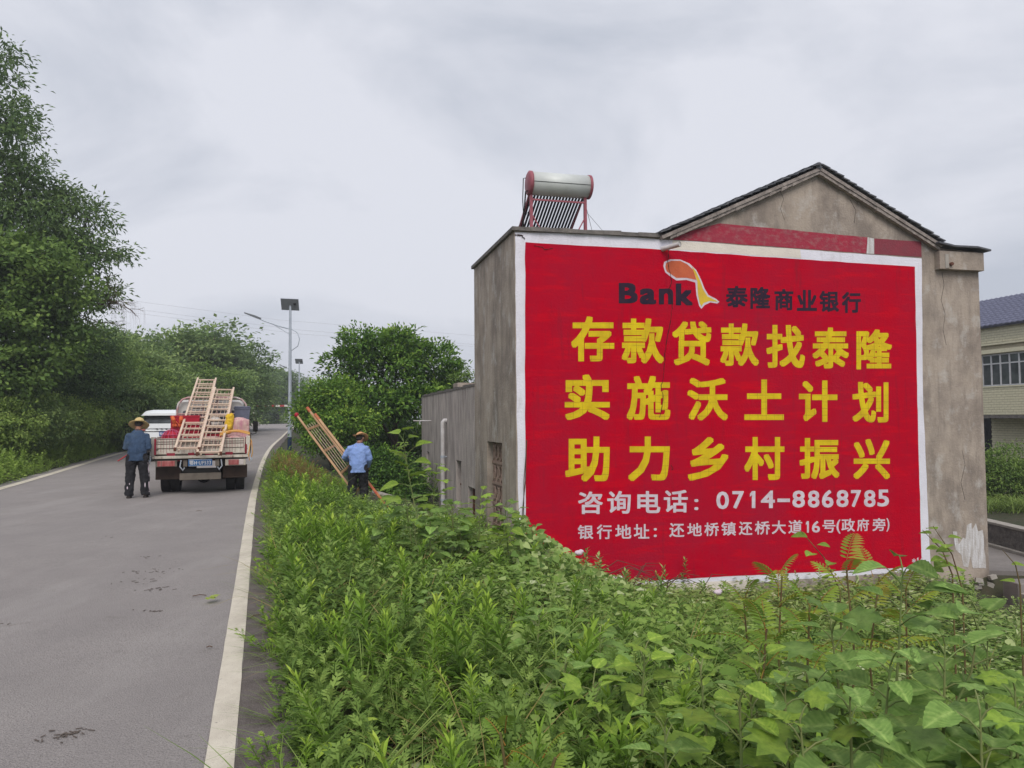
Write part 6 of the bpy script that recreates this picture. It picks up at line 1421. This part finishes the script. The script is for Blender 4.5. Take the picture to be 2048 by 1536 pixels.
def palm_leaf(seed, fm):
    V, Q = T_LOB; g = VG(); g.raw(V.copy(), Q, np.array([.55] + [.35 + .1 * math.sin(i * 2 + seed) for i in range(len(V) - 1)])); me = g.mesh('leaf', fm)
    bm = bmesh.new(); bm.from_mesh(me); bmesh.ops.subdivide_edges(bm, edges=bm.edges, cuts=2, use_grid_fill=True); bm.to_mesh(me); bm.free(); me.polygons.foreach_set('use_smooth', [True] * len(me.polygons)); return me
f_bigl = foliage('large_leaf', [(.10, .18, .045), (.21, .34, .085), (.35, .49, .14), (.56, .66, .26)], .33, .5, .3, 1)
f_bigm = foliage('large_lime_leaf', [(.13, .23, .04), (.26, .39, .06), (.40, .53, .09), (.54, .62, .17)], .36, .5, .3, 1)
LEAVES = {}
for nm, fm in (('broad', f_bigl), ('lime', f_bigm)):
    L2 = []
    for s in range(3): me = big_leaf(s + 1, 'ovate' if s else 'wide'); me.materials.append(fm); L2.append(me)
    LEAVES[nm] = L2; LEAVES[nm + 'P'] = [palm_leaf(1, fm), palm_leaf(2, fm)]
def leaf_M(o, d, n, s, w=1):
    d = Vector(d).normalized(); n = Vector(n); x = d.cross(n).normalized(); z = x.cross(d)
    return Matrix.Translation(Vector(o)) @ Matrix((x * s * w, d * s, z * s)).transposed().to_4x4()
def broad_plant(px, py, Y, label, seed, nl=12, L_=.24, kind='broad', lean=.0, name='broadleaf_plant', cat='plant', stems=1, group=None, rise=.25):
    """top of the plant seen at px,py at depth Y; stem grows from the ground below"""
    r = random.Random(seed); top = at(px, py, Y); bx = top.x - lean; b = (bx, Y, gz(bx, Y)); t = thing(name, label, cat, b, 0, group); h = top.z - b[2]
    mb = MB(); petm = MB(); L2 = LEAVES[kind] + (LEAVES[kind + 'P'] if kind == 'lime' or seed % 3 == 0 else [])
    for sidx in range(stems):
        dx = 0 if sidx == 0 else r.uniform(-.35, .35); dy = 0 if sidx == 0 else r.uniform(-.25, .25); hs = h if sidx == 0 else h * r.uniform(.6, .9)
        hs *= 1.0; P = [Vector((dx * .2, dy * .2, 0)), Vector((lean * .3 + dx * .6, dy * .6, hs * .4)), Vector((lean * .75 + dx, dy, hs * .75)), Vector((lean + dx * 1.1, dy, hs))]
        mb.path(P, [.011, .008, .006, .003], 7)
        def pt(f):
            f *= 3; i = min(int(f), 2); return P[i].lerp(P[i + 1], f - i)
        for k in range(nl):
            f = rise + (1 - rise) * (k / (nl - 1)) ** .85; o = pt(f); a = k * 2.2 + seed + r.uniform(-.4, .4) + sidx; s = L_ * (1.12 - .55 * f ** 2) * r.uniform(.75, 1.15)
            el = .25 + .7 * f ** 2 + r.uniform(-.2, .2); hd = Vector((math.cos(a), math.sin(a), 0)); pe = o + (hd * math.cos(el) + Vector((0, 0, math.sin(el)))) * s * r.uniform(.45, .8)
            petm.path([o, (o + pe) / 2 + Vector((0, 0, .01)), pe], [.0045, .0035, .0025], 5, False)
            d = hd * 1.0 + Vector((r.uniform(-.3, .3), r.uniform(-.3, .3), r.uniform(-.45, .15) + .35 * f)); n = Vector((r.uniform(-.3, .3), r.uniform(-.45, .1), 1))
            link('leaf', r.choice(L2), t, M=leaf_M(pe, d, n, s, r.uniform(.9, 1.1)))
    mb.build('stem', m_stem, t); petm.build('petioles', m_stem, t, kind='stuff')
    return t
BP = [ # px,py(top),Y,label,leaves,leaf length,kind,lean
 (1805, 1138, 4.3, 'tallest broad leaved plant rising before the foot of the painted wall', 15, .25, 'broad', .1),
 (1890, 1290, 3.5, 'broad leaved plant right of the tallest one with a thick dark stem', 13, .24, 'broad', .05),
 (1660, 1235, 4.0, 'broad leaved plant left of the tallest one with long drooping blades', 12, .22, 'broad', -.1),
 (1975, 1290, 4.2, 'broad leaved plant close to the right edge below the steps', 12, .20, 'broad', .05),
 (1700, 1400, 3.0, 'low broad leaved plant with one big round leaf at the bottom', 9, .20, 'broad', .0),
 (1960, 1420, 2.9, 'broad leaved plant in the bottom right corner', 10, .22, 'broad', .0),
 (1780, 1330, 3.5, 'dark green broad leaved plant between the two thick stems', 11, .2, 'broad', .1),
 (1480, 1400, 3.1, 'star leaved seedling at the bottom, right of centre', 8, .20, 'lime', .0),
 (1520, 1300, 3.9, 'lime green scalloped plant in the middle of the right thicket', 10, .15, 'lime', .05),
 (1400, 1330, 3.7, 'yellow green scalloped plant left of the lime one', 9, .14, 'lime', -.05),
 (1290, 1300, 4.0, 'pale star leaved plant below the left part of the mural', 10, .17, 'lime', .05),
 (1200, 1265, 4.7, 'soft green heart leaved plant under the mural corner', 10, .15, 'broad', .0),
 (1080, 1220, 5.2, 'broad leaved sprig at the left foot of the mural', 9, .15, 'broad', .05),
 (1330, 1450, 3.0, 'round leaved seedling at the bottom centre', 8, .15, 'broad', .0),
 (1600, 1440, 2.9, 'ragged star leaved plant near the bottom edge', 8, .19, 'lime', -.05),
 (1130, 1330, 4.2, 'small broad leaved weed in the middle of the grasses', 8, .12, 'broad', .0),
 (2030, 1380, 3.3, 'pale broad leaved plant cut by the right edge', 9, .2, 'lime', .0),
 (860, 1190, 6.0, 'small glossy broad leaved weed left of the creeper mound', 8, .11, 'broad', .0),
 (1570, 1370, 3.4, 'dense leafy clump in front of the lime green plant', 12, .17, 'broad', .0)]
for i, (px, py, Y, lb, nl, L_, kd, ln) in enumerate(BP): broad_plant(px, py, Y, lb, 100 + i, nl + 4, L_ * 1.05, kd, ln, stems=2 if nl > 9 else 1, rise=.12)
for i, (px, py, Y, lb, nl, L_, ln, st_) in enumerate([
 (806, 876, 9.0, 'slender sapling with drooping bright leaves left of the wing wall', 11, .21, -.25, 1), (872, 940, 9.6, 'branching sapling in front of the white drain pipe', 9, .20, .1, 1),
 (812, 1000, 9.2, 'low leafy sapling at the foot of the slender one', 10, .19, -.1, 2), (962, 992, 9.6, 'leafy sapling in front of the narrow wall opening', 9, .18, .05, 2),
 (905, 1015, 9.4, 'bushy sapling between the drain pipe and the lattice window', 10, .18, .0, 2), (1010, 1010, 9.8, 'curled leaf sapling in front of the lattice window', 8, .17, -.05, 2), (1035, 1025, 10.2, 'sapling at the corner of the white border', 8, .15, .0, 1), (860, 1030, 8.6, 'dense low sapling left of the wall foot', 11, .15, .0, 2)]):
    broad_plant(px, py, Y, lb, 200 + i, int(nl * 1.7), L_ * 1.25, 'lime' if i in (0, 1, 3) else 'broad', ln, 'sapling', 'sapling', st_, rise=.35)
# pinnate seedlings with reddish tips in front of the wall
def pinnate(px, py, Y, label, seed, nf=7, L_=.38, red_=.5):
    r = random.Random(seed); top = at(px, py, Y); b = (top.x, Y, gz(top.x, Y)); h = top.z - b[2] - L_ * .35; t = thing('sumac_seedling', label, 'plant', b, 0, 'pinnate seedlings in front of the mural')
    MB().path([(0, 0, 0), (r.uniform(-.05, .05), 0, h * .5), (r.uniform(-.05, .05), 0, h)], [.011, .008, .006], 7).build('stem', m_rstem, t)
    for k in range(nf):
        f = k / (nf - 1); a = k * 2.4 + seed; el = .25 + .85 * f; o = np.array([0, 0, h * (.45 + .55 * f)]); d = np.array([math.cos(a) * math.cos(el), math.sin(a) * math.cos(el), math.sin(el)])
        s = nrm(np.cross(d, [0, 0, 1.])); n = np.cross(s, d); l = L_ * (1 - .3 * f) * r.uniform(.85, 1.1); g = VG()
        m = 10; tt = np.linspace(.16, .98, m); ctr = o + d * (l * tt)[:, None] - np.array([0, 0, 1.]) * (l * .35 * tt ** 2)[:, None]
        g.stamp(T_STM, ctr[:-1], np.diff(ctr, axis=0), np.tile(n, (m - 1, 1)), np.linalg.norm(np.diff(ctr, axis=0), axis=1), .006, .75); g.stamp(T_STM, [o], [ctr[0] - o], [n], np.linalg.norm(ctr[0] - o), .007, .8)
        for q in (-1, 1):
            ll = l * .22 * np.sin(np.pi * (tt * .8 + .15)) + .01
            g.stamp(T_LAN, ctr, s[None] * q + d[None] * .45 + np.array([0, 0, -.12]), n[None] + .0 * ctr, ll, ll * .22, np.clip(.26 + .26 * red_ * f + .18 * tt * red_ + .08 * q, 0, 1), .25)
        g.build('frond', f_sumac, t)
for i, a in enumerate([(1385 + 105, 1150, 6.2, 'shorter pinnate seedling left of the pair in front of the mural', .3), (1555, 1105, 5.8, 'pinnate seedling with orange young fronds, left of the tallest', .8), (1690, 1082, 5.6, 'tallest pinnate seedling with a thin red stem before the mural', .9),
                       (1745, 1108, 6.0, 'pinnate seedling with blurred red tips right of the tallest', 1.0), (1620, 1160, 5.0, 'bushy green pinnate seedling under the orange one', .15), (1530, 1200, 4.8, 'low pinnate seedling nearest the pale strip under the mural', .1), (1810, 1135, 6.0, 'pinnate seedling near the lower right corner of the mural', .5),
                       (1010, 1420, 3.2, 'low pinnate weed at the bottom among the grasses', .0), (1085, 1465, 2.9, 'second low pinnate weed at the bottom edge', .05)]):
    pinnate(a[0], a[1], a[2], a[3], 300 + i, 9 if i < 7 else 6, .50 if i < 7 else .26, a[4])
# tall thin shoots at the right corner
def shoot(px0, py0, px1, py1, Y, label, seed, nl=9):
    r = random.Random(seed); a = at(px1, py1, Y); c = at(px0, py0, Y); b = Vector((c.x, Y, gz(c.x, Y))); t = thing('thin_shoot', label, 'plant', b, 0, 'thin woody shoots by the right corner')
    P = [Vector((0, 0, 0)), c - b, (c - b).lerp(a - b, .5) + Vector((.03, 0, .02)), a - b]; MB().path(P, [.008, .006, .004, .002], 6).build('stem', m_rstem, t)
    for k in range(nl):
        o = P[1].lerp(P[3], k / nl) + Vector((r.uniform(-.06, .06), r.uniform(-.05, .05), .02)); an = r.uniform(0, 6.28)
        link('leaf', LEAVES['lime'][r.randrange(3)], t, M=leaf_M(o, (math.cos(an), math.sin(an), .1), (0, -.3, 1), r.uniform(.07, .12), 1.1))
shoot(1925, 1180, 1866, 1052, 5.0, 'tall thin reddish shoot leaning left over the white border', 1); shoot(1905, 1150, 1845, 1060, 5.3, 'second thin shoot crossing the right mural border', 2, 6)
shoot(2040, 1170, 2005, 1100, 5.5, 'bare pale twig in front of the yard paving', 3, 2); shoot(1680, 1180, 1600, 1060, 5.9, 'thin shoot with small leaves over the address line', 4, 7)
# creeper heap and dry twigs at the left foot of the mural
g = VG(); rs = np.random.RandomState(91); n = 6400; px_ = 1030 + rs.rand(n) ** .8 * 280; topy = np.interp(px_, [1030, 1060, 1110, 1160, 1230, 1310], [1015, 1040, 1078, 1118, 1155, 1182]); py_ = topy + rs.rand(n) ** .7 * 160
Yd = 12.3 - rs.rand(n) * 2.6 - np.clip((py_ - topy) / 160, 0, 1) * 1.6; O = np.array([at(float(a), float(b), float(c)) for a, b, c in zip(px_, py_, Yd)])
O[:, 2] = np.maximum(O[:, 2], ground(O[:, 0], O[:, 1]) + .03); ok = outside(O[:, 0], O[:, 1]); O = O[ok]; n = len(O); a = rs.uniform(0, 6.28, n)
D = np.stack([np.cos(a), np.sin(a) - .3, rs.uniform(-1, .2, n)], -1); N = rs.normal(size=(n, 3)) * .5 + [0, -.7, .8]; Ls = rs.uniform(.05, .12, n)
g.stamp(T_HEA, O, D, N, Ls, Ls * .85, rs.uniform(.1, .85, n)); hp_ = at(1120, 1180, 11.5)
tag(g.build('creeper_heap', f_vine), 'heap of creeper leaves piled against the lower left corner of the mural', 'creeper', kind='stuff')
mb = MB(); rt = random.Random(6)
for k in range(26):
    px, py = rt.uniform(1040, 1400), 0; py = np.interp(px, [1040, 1120, 1240, 1400], [1090, 1130, 1172, 1185]) + rt.uniform(-5, 15); Y = rt.uniform(10.5, 12.2)
    a = at(px, py, Y); l = rt.uniform(.3, .9); an = rt.uniform(-.4, 2.6); e_ = a + V3((math.cos(an) * l, rt.uniform(-.2, .1), math.sin(an) * l * .5)); m_ = (a + e_) / 2 + V3((0, 0, l * .22)); mb.path([a, m_, e_], [.008, .006, .003], 5, False)
tag(mb.build('dry_twigs', m_twig), 'tangle of dry brown twigs along the foot of the mural', 'twigs', kind='stuff')
for k, (px, py, Y) in enumerate([(1157, 1106, 11.2), (1222, 1160, 11.4), (1237, 1158, 11.5), (1435, 1185, 11.6), (950, 1090, 10.0)]):
    c = at(px, py, Y); mb = MB().ell((0, 0, 0), (.06, .05, .035)).ell((.04, 0, .02), (.04, .04, .03)); o = mb.voxel('scrap_of_plastic', m_lwhite, None, .008, 1, .02, .05); o.location = c
    tag(o, ['white scrap caught on the top of the creeper heap', 'white crumpled scrap at the end of the creeper heap', 'second white scrap touching the crumpled one', 'small white scrap in the vines below the middle of the mural', 'pale scrap among the saplings left of the house corner'][k], 'litter')
c = at(760, 1005, 17.5); o = MB().box((0, 0, 0), (.5, .12, .5), Euler((.5, .3, .2)).to_matrix()).build('broken_board', m_pale, bevel=.02); o.location = c; tag(o, 'pale broken board lying beside the foot of the held ladder', 'board')
c = at(578, 925, 22.5); o = MB().ell((0, 0, 0), (.10, .05, .12)).ell((.04, 0, -.1), (.07, .05, .09)).voxel('orange_bag', MATS['orange_rubber'], None, .012, 1, .05, .08); o.location = c; tag(o, 'small torn orange bag caught in the weeds left of the lamp foot', 'litter')

# ================================================================== HAZE
hm = bpy.data.materials.new('haze_air'); hm.use_nodes = True; hn = hm.node_tree; hn.nodes.clear()
ho = hn.nodes.new('ShaderNodeOutputMaterial'); hv = hn.nodes.new('ShaderNodeVolumePrincipled')
hv.inputs['Color'].default_value = (.90, .93, 1, 1); hv.inputs['Density'].default_value = .0013; hv.inputs['Anisotropy'].default_value = .2
hn.links.new(hv.outputs[0], ho.inputs['Volume'])
MB().b2((-520, -80, -4), (520, 920, 17)).build('haze', hm, kind='stuff')
sc.cycles.volume_step_rate = 4
